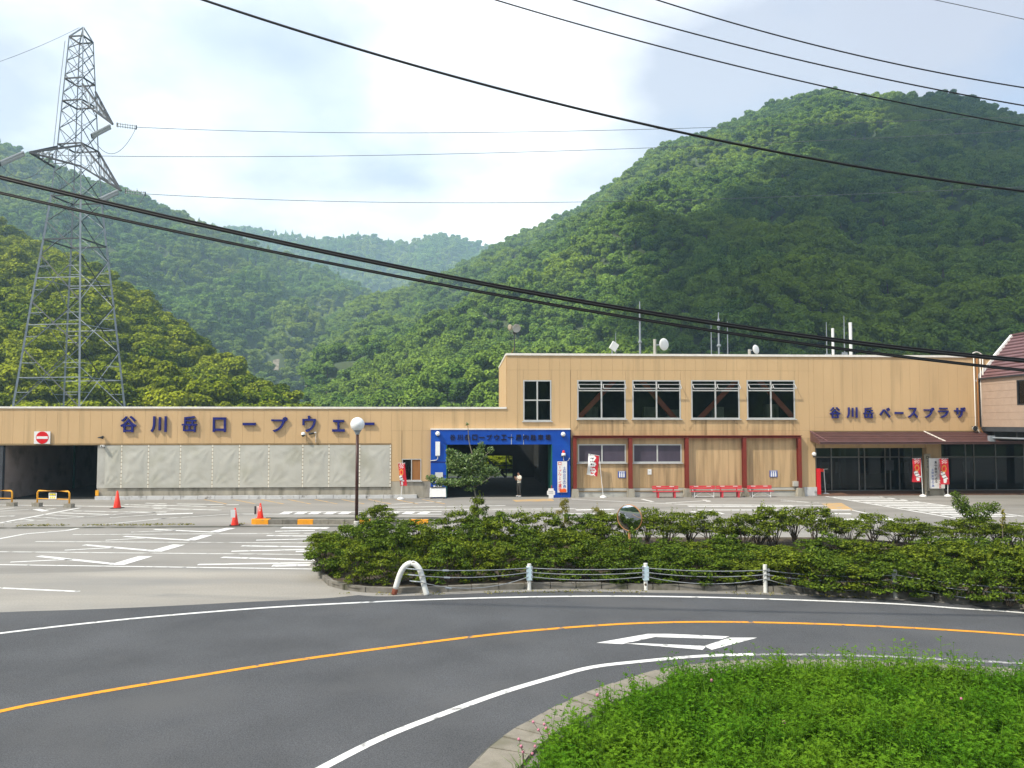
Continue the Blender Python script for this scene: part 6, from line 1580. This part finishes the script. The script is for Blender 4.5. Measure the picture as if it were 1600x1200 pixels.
for i in range(1, len(oc)):
    acc += (oc[i] - oc[i - 1]).length
    if acc >= .36:
        P = [oc[st], ic[st], ic[i], oc[i]]; c = sum(P, Vector()) / 4; P = [P[0].lerp(P[3], .035), P[1].lerp(P[2], .035), P[2].lerp(P[1], .035), P[3].lerp(P[0], .035)]; h = .075 + rnd.uniform(-.010, .012); tl = rnd.uniform(-.006, .006)
        mb = MB(); o_ = kerb.location
        mb.v = [(p.x - o_.x, p.y - o_.y, 0) for p in P] + [(p.x - o_.x, p.y - o_.y, h + (tl if k in (0, 1) else -tl)) for k, p in enumerate(P)]
        for q in ((7, 6, 5, 4), (4, 5, 1, 0), (5, 6, 2, 1), (6, 7, 3, 2), (7, 4, 0, 3)): mb.f.append(q); mb.m.append(0)
        mb.build('kerb_stone', M['kerb_stone'], kerb); st = i; acc = 0
ribbon('gutter_line', [p for p in offs(oc, -.05)], .07, .008, M['gutter'])
LM_g1 = leafmat('grass_blades', (0.045, 0.125, 0.010), (0.15, 0.29, 0.028), trans=0.35, obj_var=True)
LM_g2 = leafmat('weed_leaves', (0.018, 0.075, 0.006), (0.125, 0.285, 0.018), patch=(0.17, 0.31, 0.022), pscale=.5, trans=0.35, obj_var=True)
M['clover'] = mat('clover_pink', (0.50, 0.19, 0.27), 0.8, 0.2, 40)
M['dry'] = mat('dry_stalk', (0.34, 0.22, 0.09), 0.9, 0.2, 20)
def tuft(seed, n, h):
    rr = random.Random(seed); V, F, lv = [], [], []
    for _ in range(n):
        a = rr.uniform(0, 6.28); b = Vector((rr.gauss(0, .05), rr.gauss(0, .05), 0)); hh = h * rr.uniform(.5, 1.1); out = Vector((math.cos(a), math.sin(a), 0)); sd = Vector((-out.y, out.x, 0)) * rr.uniform(.004, .008); bend = rr.uniform(.1, .6) * hh
        k = len(V); p = [b, b + out * bend * .3 + Vector((0, 0, hh * .6)), b + out * bend + Vector((0, 0, hh * (1 - .25 * bend / hh)))]
        V += [p[0] - sd, p[0] + sd, p[1] + sd, p[1] - sd, p[2]]; F += [(k, k + 1, k + 2, k + 3), (k + 3, k + 2, k + 4)]; v_ = rr.random(); lv += [v_, v_]
    return foliage_mesh('grass_tuft', V, F, [LM_g1], lv)
def weed(seed, h, feather):
    rr = random.Random(seed); V, F, lv, mi = [], [], [], []
    for s in range(rr.randint(3, 4)):
        b = Vector((rr.gauss(0, .05), rr.gauss(0, .05), 0)); hh = h * rr.uniform(.6, 1.1); tip = b + Vector((rr.gauss(0, .08), rr.gauss(0, .08), hh))
        mb = MB(); mb.tube([b, tip], [.004, .002], 3, cap=False); add_mb(V, F, lv, mi, mb, 0, .4)
        nn = 9
        for i in range(nn):
            f = .2 + .8 * i / (nn - 1); c = b.lerp(tip, f); a = i * 2.4 + rr.uniform(-.4, .4); L2 = (.13 if feather else .10) * (1.15 - .6 * f) * rr.uniform(.8, 1.3); out = Vector((math.cos(a), math.sin(a), .35)).normalized(); sd = Vector((-math.sin(a), math.cos(a), 0))
            if feather:
                for q in range(5):
                    m_ = c + out * L2 * (q + .6) / 5; wl_ = L2 * .42 * (1 - .13 * q)
                    for sg_ in (-1, 1):
                        k = len(V); e = m_ + sd * sg_ * wl_ + out * L2 * .2 + Vector((0, 0, rr.uniform(-.02, .01)))
                        V += [m_ - out * .007, e, m_ + out * .014]; F.append((k, k + 1, k + 2)); lv.append(rr.random()); mi.append(0)
            else:
                k = len(V); w_ = L2 * .30; V += [c, c + out * L2 * .5 + sd * w_, c + out * L2 + Vector((0, 0, -.02)), c + out * L2 * .5 - sd * w_]; F.append((k, k + 1, k + 2, k + 3)); lv.append(rr.random()); mi.append(0)
    return foliage_mesh('leafy_weed', V, F, [LM_g2], lv, mi)
def clover(seed):
    rr = random.Random(seed); V, F, lv, mi = [], [], [], []
    for s in range(1):
        tip = Vector((rr.gauss(0, .04), rr.gauss(0, .04), rr.uniform(.36, .52)))
        mb = MB(); mb.tube([(0, 0, 0), tip], [.004, .003], 3, cap=False); add_mb(V, F, lv, mi, mb, 0, .5)
        mb = MB(); mb.sphere(tuple(tip), rr.uniform(.018, .028), 8, 6, 1.1); add_mb(V, F, lv, mi, mb, 1, .5)
        for k_ in range(3): leaf(V, F, tip * .6 + Vector((rr.gauss(0, .02), rr.gauss(0, .02), 0)), Vector((rr.gauss(0, .3), rr.gauss(0, .3), 1)), .05, rr); lv.append(rr.random()); mi.append(0)
    return foliage_mesh('clover', V, F, [LM_g2, M['clover']], lv, mi)
gc = coll_of('verge_grass', [tuft(200 + i, 26, .34 + .05 * i) for i in range(4)])
wc = coll_of('verge_weeds', [weed(220 + i, .36 + .06 * i, i % 2 == 0) for i in range(5)])
cc = coll_of('verge_clover', [clover(240 + i) for i in range(4)])
forest('grass', verge, gc, .12, .5, 1.25, 11, 'fresh green grass on the roadside verge')
forest('weeds', verge, wc, .115, .5, 1.3, 12, 'bright green leafy weeds covering the roadside verge')
forest('clover', verge, cc, 1.9, .8, 1.15, 13, 'pink clover heads scattered through the verge')
for n_ in ('grass', 'weeds', 'clover'): bpy.data.objects[n_]['category'] = n_
# a few taller plants leaning over the kerb, each a plant of its own
rt = random.Random(9)
def tall_weed(label, px, py, H, flower):
    p = G(px, py, .1); t = thing('tall_weed', label, 'weed', p); V, F, lv, mi = [], [], [], []
    for s in range(3):
        b = Vector((rt.gauss(0, .05), rt.gauss(0, .05), -.05)); tip = b + Vector((rt.gauss(-.04, .09), rt.gauss(0, .06), H * rt.uniform(.75, 1)))
        MB().tube([b, b.lerp(tip, .5) + Vector((.02, 0, .02)), tip], [.006, .005, .003], 4).build('stem', M['bark'] if flower else M['soil'], t)
        for i in range(20):
            f = rt.uniform(.25, 1); a = rt.uniform(0, 6.28); leaf(V, F, b.lerp(tip, f) + Vector((math.cos(a), math.sin(a), .2)) * .05, Vector((math.cos(a) * .6, math.sin(a) * .6, 1)), (.085 if not flower else .035) * rt.uniform(.6, 1.3), rt, .5); lv.append(rt.random())
        if flower:
            for k in range(2): MB().sphere(tuple(b.lerp(tip, 1 - .28 * k) + Vector((.02 * k, 0, 0))), .022, 8, 6).build('flower_head', M['clover'], t, True)
    link('leaves', foliage_mesh('leaves', V, F, [LM_g2], lv), t)
tall_weed('tall leafy weed standing over the middle of the roadside kerb', 990, 1080, .45, False)
tall_weed('tallest green weed at the far corner of the verge beside the kerb', 1062, 1066, .50, False)
tall_weed('dark stalked clover with reddish heads over the near kerb stones', 858, 1168, .45, True)
tall_weed('sparse clover stalk at the bottom edge beside the near kerb stones', 815, 1196, .40, True)
tall_weed('leafy weed on the verge crest above the diamond mark', 1232, 1052, .48, False)
# scruffy growth along the drain and the foot of the hedge kerb
def weed_row(label, pts_px, n, size, spread):
    V, F, lv = [], [], []; p0 = G(*pts_px[0])
    for _ in range(n):
        f = rt.random(); i = min(len(pts_px) - 2, int(f * (len(pts_px) - 1))); g = f * (len(pts_px) - 1) - i; p = G(pts_px[i][0] + (pts_px[i + 1][0] - pts_px[i][0]) * g, pts_px[i][1] + (pts_px[i + 1][1] - pts_px[i][1]) * g) - p0
        if noise.noise(Vector((p.x * .7, p.y, 2))) < -.05: continue
        leaf(V, F, p + Vector((rt.gauss(0, spread), rt.gauss(0, spread), rt.uniform(.01, .07))), Vector((rt.gauss(0, .6), rt.gauss(0, .6), 1)), size * rt.uniform(.5, 1.4), rt, .6); lv.append(rt.random())
    o = link('low_weeds', foliage_mesh('low_weeds', V, F, [LM_yel], lv), None, p0); o['kind'] = 'stuff'; o['label'] = label; o['category'] = 'weeds'
weed_row('sparse yellow green weeds along the drain across the lot', [(0, 822), (200, 821), (380, 819.5)], 900, .10, .10)
weed_row('low weeds and litter along the foot of the hedge kerb', [(540, 929), (700, 929), (900, 925), (1187, 929), (1400, 937)], 800, .07, .07)
